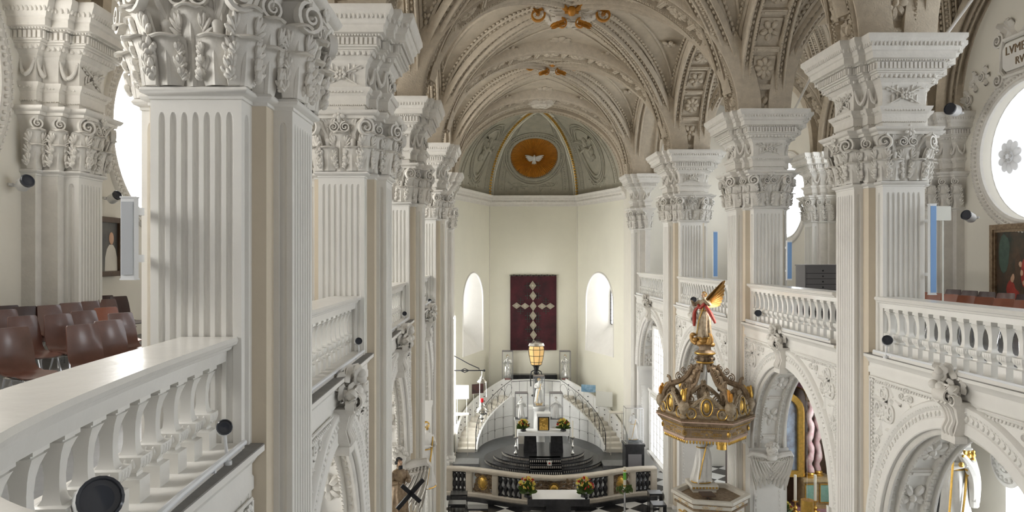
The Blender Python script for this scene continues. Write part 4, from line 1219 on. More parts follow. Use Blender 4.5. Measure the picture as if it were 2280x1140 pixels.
# landing between the stairs
ZL = .462+.17*NS+.02
t = thing('lantern_landing','white marble landing with iron railing joining both staircases','landing',(CX,42.4,.462))
m = MB(); q = [ell(3.28,4.05,radians(66+48*k/12),1) for k in range(13)]+[ell(4.16,4.98,radians(114-48*k/12),1) for k in range(13)]
m.loft([[(x-CX,y-42.4,0) for x,y in q],[(x-CX,y-42.4,ZL-.462) for x,y in q]]); part('platform',m,M['marble'],t)
m = MB(); q = [ell(4.17,4.99,radians(66+48*k/12),1) for k in range(13)]+[ell(4.30,5.12,radians(114-48*k/12),1) for k in range(13)]
m.loft([[(x-CX,y-42.4,0) for x,y in q],[(x-CX,y-42.4,ZL-.462+.78) for x,y in q]]); part('back_parapet',m,M['marble'],t)
m = MB(); pts = [ell(3.3,4.07,radians(66+48*k/12),1) for k in range(13)]; m.tube([(x-CX,y-42.4,ZL-.462+.85) for x,y in pts],.016,6)
for x,y in pts[::2]: m.tube([(x-CX,y-42.4,ZL-.462),(x-CX,y-42.4,ZL-.462+.85)],.008,5)
part('iron_railing',m,M['iron'],t)
m = MB(); m.box(CX-1.35,CX+1.35,44.0,44.55,.462,3.42); o = m.build('black_bench_wall',M['black']); tag(o,'long black slab behind the lantern landing below the tapestry','slab')
m = MB(); m.box(CX-1.25,CX+1.25,43.95,44.0,2.6,3.0); part('front_panel',m,M['marble'],o)
# ================================================================== figures
def figure(name, label, cat, loc, H, rz=0.0, arms=None, seed=1, robe='statue', trim='gold', hair='gold', face='statue', folds=9, wings=None, base=None, lean=0.0, extra=None, grp=None):
    """robed standing figure; local -y is the front"""
    rnd = random.Random(seed)
    t = thing(name,label,cat,loc,rz,grp)
    z0 = 0
    if base:
        m = MB(); m.lathe([(base[0],0),(base[0],.02),(base[0]*.85,base[1]*.5),(base[0]*.95,base[1]),(0,base[1])],10); part('plinth',m,M[base[2]],t); z0 = base[1]
    m = MB(); prof = [(0,.15,.12),(.02,.165,.13),(.10,.155,.12),(.25,.135,.11),(.38,.13,.108),(.48,.122,.10),(.56,.105,.085),(.62,.10,.078),(.68,.112,.082),(.74,.125,.084),(.79,.12,.075),(.82,.09,.058),(.838,.045,.044),(.86,.036,.038),(.885,.04,.042)]
    n = 28; ph = rnd.uniform(0,6); rings = []
    for zf,a,b in prof:
        g = .21*max(0,(.80-zf)/.80)**.7; r = []
        for j in range(n):
            an = 2*PI*j/n; k = 1+g*sin(folds*an+ph+4*zf)+.5*g*sin(4*an+ph*2-5*zf)
            sway = lean*sin(zf*PI)*H
            r.append((a*k*H*cos(an)+sway, b*k*H*sin(an)-.02*H*(zf-.5), z0+zf*H))
        rings.append(r)
    m.loft(rings)
    hx = lean*sin(.9*PI)*H; hz = z0+.935*H
    m.ell((hx,-.012*H,hz),(.046*H,.055*H,.066*H),12,9)
    m.ell((hx,-.066*H,hz-.008*H),(.010*H,.016*H,.016*H),6,5)                      # nose
    for s in (-1,1): m.ell((hx+s*.018*H,-.058*H,hz+.010*H),(.010*H,.006*H,.006*H),6,4); m.ell((hx+s*.046*H,-.008*H,hz),(.008*H,.012*H,.016*H),5,4)
    m.ell((hx,-.056*H,hz-.033*H),(.016*H,.008*H,.006*H),6,4)
    arms = arms or [((-.105,0,.785),(-.16,-.02,.64),(-.07,-.13,.66)),((.105,0,.785),(.16,-.02,.64),(.07,-.13,.68))]
    for A in arms:
        P = [Vector(p)*H+Vector((hx*.8,0,z0)) for p in A]
        m.stube([P[0],P[0].lerp(P[1],.5),P[1],P[1].lerp(P[2],.5),P[2]],[.046*H,.045*H,.042*H,.036*H,.024*H],9,3)
        d = (P[2]-P[1]).normalized(); sd = d.cross(Vector((0,0,1))).normalized() if abs(d.z) < .95 else Vector((1,0,0))
        m.ell(tuple(P[2]+d*.02*H),(.017*H,.017*H,.02*H),6,5)
        for k in range(5):
            o = P[2]+d*.03*H+sd*(.007*H*(k-2)); m.tube([o,o+d*(.026-.004*abs(k-2))*H+Vector((0,0,-.004*H))],.005*H,4)
    body = part('robed_body',m,M[robe],t,sharp=60)
    if face != robe:
        f = MB(); f.ell((hx,-.016*H,hz-.002*H),(.045*H,.0545*H,.062*H),10,8); part('face',f,M[face],t)
    m = MB()
    for k in range(26):
        a = rnd.uniform(0,2*PI); e = rnd.uniform(-.3,1.4)
        x,y,z = .048*H*cos(a)*cos(e),.055*H*sin(a)*cos(e),.066*H*sin(e)
        if y < -.02*H and e < .7: continue
        m.ell((hx+x,y-.004*H,hz+z),.019*H,6,5)
    part('hair',m,M[hair],t)
    if trim:
        m = MB()
        for zf,q in ((.015,.168),(.60,.108)):
            m.tube([(q*1.04*H*cos(2*PI*j/24)+lean*sin(zf*PI)*H,q*.80*H*sin(2*PI*j/24),z0+zf*H) for j in range(24)],.010*H,5,loop=True)
        for s in (1,): m.stube([(s*.07*H+hx*.8,-.085*H,z0+.78*H),(s*.03*H,-.098*H,z0+.6*H),(-s*.05*H,-.125*H,z0+.35*H),(-s*.10*H,-.12*H,z0+.08*H)],[.009*H,.013*H,.012*H,.010*H],5)
        part('gilt_trim',m,M[trim],t)
    if wings:
        for s in (-1,1):
            m = MB()
            for r_ in range(3):
                for k in range(7-r_):
                    a = wings[1]+(.22*k); l = H*wings[0]*(1-.10*k-.22*r_)
                    m.merge(leaf_mb(l,.10*H,.15,.25,7,5,1,.01), TR(s*.05*H,.07*H+.015*H*r_,z0+.74*H-.01*k*H,ry=s*a))
            part('wing',m,M[wings[2]],t)
    if extra: extra(t,H,z0)
    return t
def glass_case(label, loc, w, d, h, frame='graywood', grp=None):
    t = thing('glass_case',label,'display case',loc,0,grp); m = MB()
    r = .022
    for sx in (-1,1):
        for sy in (-1,1): m.box(sx*w/2-r/2,sx*w/2+r/2,sy*d/2-r/2,sy*d/2+r/2,0,h)
    for z in (0,h-r):
        for s in (-1,1): m.box(-w/2,w/2,s*d/2-r/2,s*d/2+r/2,z,z+r); m.box(s*w/2-r/2,s*w/2+r/2,-d/2,d/2,z,z+r)
    part('frame',m,M[frame],t)
    m = MB(); m.box(-w/2,w/2,-d/2-.004,-d/2+.004,0,h); m.box(-w/2-.004,-w/2+.004,-d/2,d/2,0,h); m.box(w/2-.004,w/2+.004,-d/2,d/2,0,h); part('glass_pane',m,M['glass'],t,smooth=False)
    m = MB(); m.box(-w/2,w/2,-d/2,d/2,h-.02,h+.015); part('lid',m,M[frame],t)
    return t
# silver saints in cases at either side of the tapestry
for x,lab,l2 in ((1130,'silver saint figure in the left glass case beside the tapestry','left tall glass case beneath the tapestry on black plinth'),(1258,'silver saint figure in the right glass case beside the tapestry','right tall glass case beneath the tapestry on black plinth')):
    p = at(x,848,43.9)
    m = MB(); m.box(-.36,.36,-.3,.3,.462,p.z); o = m.build('case_plinth',M['black']); o.location = (p.x,43.9,0); tag(o,'black block under the '+('left' if x < 1190 else 'right')+' tall glass case','plinth')
    m = MB(); m.box(-.34,.34,-.315,-.3,.6,p.z-.5); part('front_panel',m,M['marble'],o)
    glass_case(l2,(p.x,43.9,p.z),.6,.5,1.72,'graywood')
    figure('saint_statue',lab,'statue',(p.x,43.9,p.z+.02),1.32,0,None,x,'silver',None,'gold','silver',base=(.2,.15,'red'))
p = at(1200,903,39.3)
m = MB(); m.lathe([(.5,0),(.5,.1),(.3,.2),(.26,p.z-.75),(.4,p.z-.58),(.42,p.z-.462)],16); o = m.build('marble_pedestal',M['marble']); o.location = (p.x,39.3,.462); tag(o,'marble pedestal under the crowned figure behind the altar','pedestal')
m = MB(); m.box(-.95,.95,-.25,.3,p.z-.62,p.z-.47); part('side_shelf',m,M['marble'],o)
glass_case('tallest narrow glass case in the middle behind the high altar',(p.x,39.3,p.z+.01),.55,.5,1.52,'graywood')
def child(t,H,z0):
    m = MB(); m.ell((.12*H,-.13*H,.70*H),(.05*H,.05*H,.09*H),8,6); m.ell((.12*H,-.15*H,.80*H),.035*H,8,6); part('child',m,M['statue'],t)
    m = MB(); m.lathe([(.055*H,0),(.06*H,.02*H),(.05*H,.03*H),(.07*H,.08*H),(.02*H,.09*H)],10,(0,-.01*H,.985*H)); part('crown',m,M['gold'],t)
figure('madonna_statue','white and gold crowned woman with child in the middle glass case','statue',(p.x,39.3,p.z+.03),1.28,0,None,21,'statue','gold','gold','statue',extra=child,base=(.18,.1,'gold'))
for x,lab,l2,s in ((1161,'white angel statue behind the altar at left under an open frame','square frame around the left white angel',1),(1238,'white angel statue behind the altar at right under an open frame','square frame around the right white angel',-1)):
    p = at(x,932,37.9)
    m = MB(); m.box(-.3,.3,-.25,.25,0,p.z-.462); m.box(-.35,.35,-.3,.3,p.z-.53,p.z-.462); o = m.build('angel_pedestal',M['marble']); o.location = (p.x,37.9,.462); tag(o,'white pedestal of the '+('left' if s > 0 else 'right')+' altar angel','pedestal')
    m = MB(); m.box(-.2,.2,-.262,-.25,.3,p.z-.8); part('sunk_panel',m,M['step'],o)
    glass_case(l2,(p.x,37.9,p.z+.01),.62,.5,1.28,'graywood')
    figure('angel_statue',lab,'statue',(p.x,37.9,p.z+.02),1.05,s*.3,[((-.105,0,.785),(-.15,-.08,.68),(-.03,-.17,.76)),((.105,0,.785),(.15,-.08,.68),(.03,-.17,.76))],x,'statue',None,'brown_gild','statue',wings=(.27,2.35,'statue'))
# lantern reliquary on its stand
p = at(1194,812,42.3)
t = thing('lantern_reliquary','large amber glass lantern shrine on dark stand above the altar','lantern',(p.x,42.3,ZL))
zz = p.z-ZL
m = MB(); m.lathe([(.28,0),(.28,.05),(.12,.1),(.10,.2),(.09,zz-.55),(.16,zz-.45),(.10,zz-.35),(.16,zz-.1),(.30,zz),(.0,zz)],14)
for s in (-1,1):
    m.tube([(s*.1,0,zz-.3),(s*.26,0,zz-.38),(s*.33,0,zz-.62),(s*.3,0,zz-1.2)],.035,6)
part('stand',m,M['blackm'],t)
def lsec(k): return [(k*x,k*.8*y) for x,y in [(cos(2*PI*i/8+PI/8),sin(2*PI*i/8+PI/8)) for i in range(8)]]
hs = [(0,.30),(.15,.34),(.5,.42),(.85,.46),(1.05,.42),(1.18,.28),(1.22,.1)]
m = MB(); m.loft([[(x,y,zz+h) for x,y in lsec(k)] for h,k in hs]); part('amber_glass',m,M['amber'],t)
m = MB()
for i in range(8): m.tube([(lsec(k*1.01)[i][0],lsec(k*1.01)[i][1],zz+h) for h,k in hs],.014,5)
for h,k in hs[:5]: m.tube([(x*1.01,y*1.01,zz+h) for x,y in lsec(k)],.014,5,loop=True)
part('lantern_frame',m,M['blackm'],t)
m = MB(); m.loft([[(x,y,zz+h) for x,y in lsec(k)] for h,k in ((1.06,.48),(1.2,.42),(1.3,.2),(1.33,.02))]); part('hood',m,M['silver'],t)
m = MB(); m.lathe([(.1,.02),(.16,.06),(.05,.2),(.04,.7),(.08,.75),(.0,.95)],8,(0,0,zz)); part('inner_reliquary',m,M['gold'],t)
# tapestry
t = thing('tapestry','dark red velvet hanging with pale cross of diamonds on the apse wall','tapestry',(2.56,44.62,E-5.42))
def cloth(w,h,nx,nz):
    m = MB(); vs = []; 
    for s in (0,1):
        for j in range(nz+1):
            for i in range(nx+1):
                u = i/nx; v = j/nz; y = -.05-.018*sin(u*34)*(1-.5*v)-.02*sin(u*9+1)*(1-v)+.03*s; vs.append(((u-.5)*w,y,v*h))
    fs = []; K = (nx+1)*(nz+1)
    for j in range(nz):
        for i in range(nx):
            a = j*(nx+1)+i; fs.append((a,a+1,a+nx+2,a+nx+1)); fs.append((K+a+nx+1,K+a+nx+2,K+a+1,K+a))
    for i in range(nx): a = i; fs.append((a,K+a,K+a+1,a+1)); a = nz*(nx+1)+i; fs.append((a,a+1,K+a+1,K+a))
    for j in range(nz): a = j*(nx+1); fs.append((a,a+nx+1,K+a+nx+1,K+a)); a += nx; fs.append((a,K+a,K+a+nx+1,a+nx+1))
    m.add(vs,fs); return m
VEL = mat('dark_red_velvet',(.075,.010,.016),.85,col2=(.022,.005,.008),vscale=1.2)
part('velvet',cloth(2.70,4.33,60,10),VEL,t)
m = MB(); m.tube([(-1.38,-.03,4.37),(1.38,-.03,4.37)],.02,6)
for k in range(9): m.tube([(-1.3+k*.325,-.04,4.33),(-1.14+k*.325,-.04,4.40),(-.98+k*.325,-.04,4.33)] if k < 8 else [(1.3,-.04,4.33),(1.3,-.04,4.4)],.015,4)
part('hanging_rod',m,M['iron'],t)
def W2(zx,zy): # zoom pixel of the 980..1440 x 560..900 view at scale 3.352 to local
    px,py = 980+zx/3.352, 560+zy/3.352; q = at(px,py,44.55); return q.x-2.56, q.z-(E-5.42)
for (zx,zy) in [(690,255),(693,330),(694,407),(693,478),(694,550),(696,622),(698,692),(570,404),(633,407),(760,408),(822,407)]:
    x,z = W2(zx,zy); m = MB(); hz_ = (35 if abs(zx-694) < 8 else 23)*.02624/3.352; hx_ = (25 if abs(zx-694) < 8 else 32)*.02624/3.352
    for k,(s,dp) in enumerate(((1,.0),(.72,.012),(.44,.024))):
        o_ = [(hx_*s,0),(0,hz_*s),(-hx_*s,0),(0,-hz_*s)]; i_ = [(a*.72 if k == 9 else a*(s-.14)/s,b*(s-.14)/s) for a,b in o_]
        m.loft([[(x+a,-.085,z+b) for a,b in o_],[(x+a,-.12,z+b) for a,b in o_],[(x+a,-.12,z+b) for a,b in i_],[(x+a,-.085,z+b) for a,b in i_]],loop=True)
    o_ = [(hx_*.24,0),(0,hz_*.24),(-hx_*.24,0),(0,-hz_*.24)]; m.loft([[(x+a,-.085,z+b) for a,b in o_],[(x+a,-.12,z+b) for a,b in o_]])
    part('diamond_applique',m,M['bone'],t,smooth=False)
m = MB()
for (zx,zy) in [(690,255),(693,330),(693,478),(694,505),(694,580),(696,660),(600,405),(790,405)]:
    x,z = W2(zx,zy)
    for s in (-1,1):
        if abs(zx-694) < 9:
            m.tube([(x,-.085,z),(x+s*.42,-.085,z)],.012,4)
            for q in (.2,.32): m.tube([(x+s*q,-.085,z-.14),(x+s*q,-.085,z+.14)],.009,4); [m.ell((x+s*q,-.09,z+e*.15),.025,6,5) for e in (-1,1)]
            m.ell((x+s*.44,-.09,z),.03,6,5)
        else:
            m.tube([(x,-.085,z),(x,-.085,z+s*.42)],.012,4)
            for q in (.2,.32): m.tube([(x-.14,-.085,z+s*q),(x+.14,-.085,z+s*q)],.009,4); [m.ell((x+e*.15,-.09,z+s*q),.025,6,5) for e in (-1,1)]
            m.ell((x,-.09,z+s*.44),.03,6,5)
part('stitched_branches',m,M['greenstitch'],t)
# sun disc with dove in the dome
G1 = gores[1]; p,e1,n,e3 = gframe(G1,.5,.36)
t = thing('sun_disc','golden sunburst disc with white dove in the half dome','relief',p)
def onto(mb, off=0.0):
    o = drape(mb,G1,.5,.36,off); o.v = [(a-p.x,b-p.y,c-p.z) for a,b,c in o.v]; return o
m = MB(); rings = []
ro = [1.30+(.06 if k%2 else -.02) for k in range(144)]
m.loft([[(r*f_*cos(2*PI*k/144),d+ (0 if f_ < .1 else (.05 if k%2 else .0)*min(1,f_*2)),r*f_*sin(2*PI*k/144)) for k,r in enumerate(ro)] for f_,d in ((1,-.1),(1,.02),(.8,.03),(.6,.05),(.4,.06),(.2,.08),(.02,.09))],True)
part('gold_rays',onto(m),M['ochre'],t,sharp=20)
m = MB()
for r,th in ((1.45,.09),(1.62,.05),(1.75,.06)): m.tube([(r*cos(2*PI*k/48),.03,r*sin(2*PI*k/48)) for k in range(48)],th,6,loop=True)
for k in range(60): m.ell((1.54*cos(2*PI*k/60),.03,1.54*sin(2*PI*k/60)),(.05,.05,.05),6,5)
part('rim',onto(m),M['dome'],t)
m = MB(); m.ell((0,.18,0),(.09,.1,.17),10,8); m.ell((0,.24,.18),(.06,.08,.07),8,6); m.tube([(0,.30,.20),(0,.36,.18)],[.02,.004],5)
for s in (-1,1):
    for k in range(5): m.merge(leaf_mb(.42-.05*k,.11,.1,.2,7,5,1,.01),TR(s*.05,.18+.01*k,.02-.035*k,ry=s*(1.25+.16*k)))
for k in (-1,0,1): m.merge(leaf_mb(.26,.1,.1,.2,7,5,1,.01),TR(0,.18,-.12,ry=PI+k*.35))
part('dove',onto(m),M['statue'],t)
# vault bosses
def boss(label, x, y, z, s, gilt):
    t = thing('vault_boss',label,'ceiling boss',(x,y,z),0,'carved bosses along the nave vault'); t.scale = (s,s,s)
    m = MB(); q = [(-.75,-.35),(-.55,-.6),(.55,-.6),(.75,-.35),(.75,.35),(.55,.6),(-.55,.6),(-.75,.35)]
    m.loft([[(a*k,b*k,h) for a,b in q] for h,k in ((.45,1.25),(.2,1.25),(.12,1.1),(.05,1.1),(-.05,.85),(-.12,.85),(-.2,.6))]); part('block',m,M['bossstone'],t)
    rnd = random.Random(5); m = MB(); m.merge(scroll_mb(1.6,.5,rnd,1.2),TR(0,-.62,.0)); m.merge(scroll_mb(1.2,.9,rnd,1.2),TR(0,0,-.2,rx=PI/2)); m.merge(FL8,TR(0,0,-.22,rx=PI/2,s=.25)); part('carving',m,M['bossstone'],t)
    if gilt:
        m = MB()
        for sx in (-1,1):
            v = volute_mb(.26,.16,sx,1.4,20); m.merge(v,TR(sx*1.0,-.35,-.02)); m.merge(leaf_mb(.5,.3,.4,.7,9,7,3),TR(sx*.95,-.4,.05,ry=sx*.5))
            m.merge(volute_mb(.16,.14,sx,1.4,20),TR(sx*.28,-.45,-.32)); m.merge(leaf_mb(.35,.2,.4,.7,9,7,3),TR(sx*.2,-.5,-.3,ry=sx*1.9))
            m.tube([(sx*.1,-.6,.0),(sx*.3,-.7,.15),(sx*.45,-.62,.4)],[.07,.09,.05],7)
        m.ell((0,-.62,0),(.14,.14,.16),8,6); m.tube([(-.2,-.62,-.05),(.2,-.62,-.05)],.04,6)
        part('gilded_scrolls',m,M['ochre'],t)
for px,py,d,s,g,lab in ((1268,24,24.9,1.08,1,'gilded scrollwork boss at the top centre, largest on the vault'),(1228,138,32.4,.95,1,'second gilded boss on the vault, between the two others'),(1205,226,37.0,.8,0,'plain grey boss on the vault just above the apse')):
    p = at(px,py,d); boss(lab,p.x,p.y,p.z-(.22 if g else .12),s,g)
# ================================================================== pulpit
C = Vector((5.74,20.35,0)); RO = [(cos(radians(-73+60*k)), sin(radians(-73+60*k))) for k in range(6)]; NR = 6
p = at(1575,940,20.35); ZCAN = p.z
t = thing('pulpit_canopy','brown and gilt carved pulpit canopy with open crown of scrolls fixed to the pier','canopy',(C.x,C.y,ZCAN)); t.scale = (.9,.9,1)
def oct(r): return [(x*r,y*r) for x,y in RO]
m = MB(); m.loft([[(x,y,z) for x,y in oct(r)] for r,z in ((1.0,-.30),(1.17,-.30),(1.17,-.24),(1.21,-.22),(1.21,-.02),(1.26,.0),(1.26,.05),(1.36,.12),(1.40,.22),(1.42,.26),(1.2,.30),(.9,.30))]); part('sounding_board',m,M['brown_gild'],t,sharp=25)
m = MB()
for k in range(NR):
    a,b = Vector(oct(1.30)[k]),Vector(oct(1.30)[(k+1)%NR]); d = (b-a).normalized(); n = Vector((d.y,-d.x)); c = (a+b)/2
    eggrow(m,Vector(oct(1.27)[k]),Vector(oct(1.27)[(k+1)%NR]),n,(.05,.05,.05),.06)
    a2,b2 = Vector(oct(1.2)[k]),Vector(oct(1.2)[(k+1)%NR]); cc = (a2+b2)/2
    m.merge(scroll_mb(1.0,.22,random.Random(k),2.5),basis((cc.x,cc.y,-.12),(d.x,d.y,0),(n.x,n.y,0)))
    m.merge(volute_mb(.07,.06,1),basis((a2.x,a2.y,-.1),(d.x,d.y,0),(n.x,n.y,0)))
    for i in range(13):
        q = a2.lerp(b2,(i+.5)/13); m.ell((q.x*.97,q.y*.97,-.33),(.03,.03,.06),6,5)
part('gilt_ornament',m,M['gold'],t)
m = MB()
for k in range(NR):
    a,b = Vector(oct(1.18)[k]),Vector(oct(1.18)[(k+1)%NR]); m.tube([(a.x,a.y,-.26),(b.x,b.y,-.26)],.04,6); a,b = Vector(oct(1.41)[k]),Vector(oct(1.41)[(k+1)%NR]); m.tube([(a.x,a.y,.2),(b.x,b.y,.2)],.018,5)
part('pink_band',m,M['pinkpaint'],t)
for k in range(NR):
    a = Vector(oct(1.26)[k]); m = MB(); m.lathe([(.10,.28),(.11,.33),(.06,.36),(.13,.46),(.16,.56),(.13,.66),(.08,.70),(.10,.72),(.0,.73)],12,(a.x,a.y,0)); o = part('urn',m,M['greygild'],t)
    m = MB(); rnd = random.Random(k)
    for i in range(7): m.ell((a.x+rnd.uniform(-.05,.05),a.y+rnd.uniform(-.05,.05),.80+rnd.uniform(-.03,.14)),(.05,.05,.11),6,5)
    part('flame',m,M['gold'] if k%2 else M['ochre'],o)
    d = Vector(oct(1.24)[(k+1)%NR])-a; L_ = d.length; d.normalize(); n = Vector((d.y,-d.x)); c = a+d*L_/2
    T = basis((c.x,c.y,.28),(d.x,d.y,0),(n.x,n.y,0)); m = MB()
    m.ell((0,.02,.30),(.15,.06,.21),10,8)
    for s in (-1,1):
        m.merge(volute_mb(.13,.10,s),TR(s*.42,0,.13)); m.merge(volute_mb(.09,.09,-s),TR(s*.24,0,.36)); m.tube([(s*.56,0,.04),(s*.42,0,.28),(s*.22,0,.44),(0,0,.58)],[.05,.06,.06,.04],7); m.tube([(s*.5,0,.03),(s*.2,0,.05),(0,0,.04)],[.05,.06,.05],6)
    m.tube([(.18*cos(2*PI*j/16),.05,.30+.25*sin(2*PI*j/16)) for j in range(16)],.03,5,loop=True); m.merge(leaf_mb(.18,.2,.4,.6,7,5,3),TR(0,0,.46))
    o = part('cartouche',MB().merge(m,T),M['greygild'],t)
    m = MB(); m.ell((0,.06,.30),(.09,.05,.14),8,6); m.tube([(.155*cos(2*PI*j/16),.085,.30+.22*sin(2*PI*j/16)) for j in range(16)],.014,5,loop=True); [m.tube([(q*.42+.135*cos(2*PI*j/12),.055,.13+.135*sin(2*PI*j/12)) for j in range(12)],.014,4,loop=True) for q in (-1,1)]; part('gilt_boss',MB().merge(m,T),M['gold'],o)
top = at(1570,800,20.35).z-ZCAN
for k in range(NR):
    a = radians(-73+60*k); m = MB(); ca, sa = cos(a), sin(a)
    pr = [(1.16,.30),(1.22,.55),(1.18,.80),(1.04,.98),(.84,1.04),(.66,1.10),(.50,1.24),(.36,1.48),(.22,top-.28),(.17,top-.1)]
    pts = [(r*ca,r*sa,z) for r,z in pr]; m.tube(pts,[.085,.09,.09,.085,.08,.08,.075,.07,.06,.05],8)
    tg = (-sa,ca,0)
    m.merge(volute_mb(.13,.12,1),basis((1.0*ca,1.0*sa,.82),(ca,sa,0),tg)); m.merge(volute_mb(.11,.12,-1),basis((.74*ca,.74*sa,1.20),(ca,sa,0),tg)); m.merge(volute_mb(.10,.1,1),basis((.42*ca,.42*sa,1.44),(ca,sa,0),tg))
    m.merge(volute_mb(.09,.1,-1),basis((.60*ca,.60*sa,1.36),(ca,sa,0),tg))
    m.merge(leaf_mb(.3,.16,.5,.9,9,7,3),basis((1.0*ca,1.0*sa,.88),tg,(ca,sa,0)))
    o = part('scroll_bracket',m,M['brown_gild'],t)
    m = MB(); m.tube([(r*ca*1.075,r*sa*1.075,z+.03) for r,z in pr[:-1]],.022,5); part('gilt_edge',m,M['gold'],o)
m = MB(); m.lathe([(.20,top-.12),(.24,top-.08),(.16,top-.02),(.14,top+.06),(.28,top+.14),(.30,top+.18),(.26,top+.22),(.18,top+.26),(.18,top+.36),(.24,top+.40),(.0,top+.42)],12)
for k in range(NR): m.merge(volute_mb(.07,.07,1),TR(.24*cos(k*PI/3),.24*sin(k*PI/3),top+.02,rz=k*PI/3))
part('finial',m,M['brown_gild'],t)
m = MB(); m.lathe([(.25,top-.09),(.26,top-.07),(.25,top-.05)],12); m.lathe([(.305,top+.15),(.315,top+.17),(.305,top+.19)],12); part('gilt_ring',m,M['gold'],t)
def rock(t,H,z0):
    m = MB(); rnd = random.Random(3)
    for k in range(16): m.ell((rnd.uniform(-.2,.2),rnd.uniform(-.15,.15),rnd.uniform(.03,.2)),(rnd.uniform(.06,.12),.09,rnd.uniform(.05,.1)),10,7)
    m.stube([(-.2,-.08,.06),(-.31,-.1,.12),(-.33,-.12,.28),(-.24,-.12,.32)],[.05,.06,.05,.03],9); m.ell((-.24,-.14,.30),(.06,.07,.05),8,6); m.stube([(.1,-.05,.1),(.26,-.05,.12),(.27,-.05,.3),(.2,-.05,.36)],[.05,.05,.04,.02],9); part('rocky_base',m,M['gildbrown'],t)
    m = MB(); m.stube([(-.08,-.10,z0+.70*H),(-.20,-.13,z0+.58*H),(-.25,-.1,z0+.42*H),(-.27,-.08,z0+.25*H)],[.03,.045,.055,.035],9); m.stube([(.08,-.08,z0+.74*H),(.2,-.05,z0+.60*H),(.27,.0,z0+.48*H),(.36,.02,z0+.34*H)],[.03,.05,.05,.03],9); m.stube([(-.1,-.1,z0+.72*H),(.0,-.15,z0+.66*H),(.1,-.1,z0+.76*H)],[.04,.045,.04],9); part('red_sash',m,M['red'],t)
az = ZCAN+top+.40
def angel_extra(t,H,z0):
    rock(t,H,z0)
    for s_ in (-1,1):
        m = MB()
        for r_ in range(3):
            for k in range(7-r_):
                l = H*(.62-.045*k-.14*r_)
                m.merge(leaf_mb(l,.085*H,.1,.18,7,5,1,.01), TR(s_*(.03+.012*r_)*H,.07*H,z0+(.77-.012*k)*H,rx=-(.92+.10*k)) @ Matrix.Rotation(PI/2+s_*.35,4,'Z'))
        part('wing',m,M['gildbrown'],t)
figure('angel_statue','gilded angel with raised wings and red sash standing on the pulpit canopy','statue',(C.x-.02,C.y,az-.05),1.22,-1.0,[((-.105,0,.785),(-.19,-.1,.72),(-.15,-.22,.80)),((.105,0,.785),(.2,-.06,.74),(.16,-.2,.86))],31,'greygild','gold','gildbrown','skin',base=(.14,.22,'gildbrown'),lean=.0,extra=angel_extra)
# pulpit tub
ZP = at(1590,1099,20.3).z
t = thing('pulpit','carved beige and gilt pulpit tub with moulded rim under the canopy','pulpit',(C.x+.15,C.y,ZP-1.3))
m = MB(); m.loft([[(x*k,y*k,z) for x,y in RO] for k,z in ((.35,0),(.7,.25),(.86,.32),(.86,1.05),(.95,1.12),(.95,1.22),(1.02,1.26),(1.02,1.34),(.88,1.34),(.86,1.26),(.80,1.2),(.80,.35),(.3,.34))]); part('tub',m,M['step'],t,sharp=25)
m = MB()
for k in range(NR):
    a,b = Vector(oct(.93)[k]),Vector(oct(.93)[(k+1)%NR]); d = (b-a).normalized(); n = Vector((d.y,-d.x)); c = (a+b)/2
    m.merge(scroll_mb(.6,.16,random.Random(k),1.3),basis((c.x,c.y,1.16),(d.x,d.y,0),(n.x,n.y,0))); eggrow(m,a,b,n,(.045,.04,.04),1.29)
    a,b = Vector(oct(.87)[k]),Vector(oct(.87)[(k+1)%NR]); c = (a+b)/2; m.merge(scroll_mb(.5,.5,random.Random(k+9),1.3),basis((c.x,c.y,.7),(d.x,d.y,0),(n.x,n.y,0)))
part('gilt_carving',m,M['gold'],t)
m = MB(); m.loft([[(x*k,y*k,z) for x,y in RO] for k,z in ((.90,1.03),(.94,1.04),(.94,1.08),(.925,1.09),(.925,1.19),(.955,1.20),(.955,1.23),(.88,1.24))]); part('frieze_band',m,M['brown_gild'],t)
m = MB(); m.tube([(-.2,-.6,1.3),(-.1,.1,1.2)],.03,6); m.box(-.35,.0,-.5,-.1,1.34,1.38); part('book_rest',m,M['wood'],t)
def cyl(label, loc, mt, r=.09, h=.2, cable=0):
    t = thing('pendant_lamp',label,'lamp',loc); m = MB(); m.lathe([(r,0),(r,h),(r*.9,h),(r*.9,0)],20); m.lathe([(r*.9,h*.6),(0,h*.6)],20); m.lathe([(r,h*.98),(0,h)],20); part('lamp_shade',m,M[mt],t)
    m = MB(); m.tube([(0,0,h),(0,0,h+max(cable,.3))],.006,5); part('cable',m,M['white'],t); return t
q = at(1607,1000,20.2); cyl('small brass cylinder lamp hanging under the pulpit canopy',(q.x,q.y,q.z),'gold',.13,.22,ZCAN-.3-q.z-.22)
q = at(1797,1140,22.5); cyl('brass cylinder lamp on a long thin cable in front of the side altar',(q.x,q.y,q.z),'gold',.18,.36,8.15-q.z-.36)
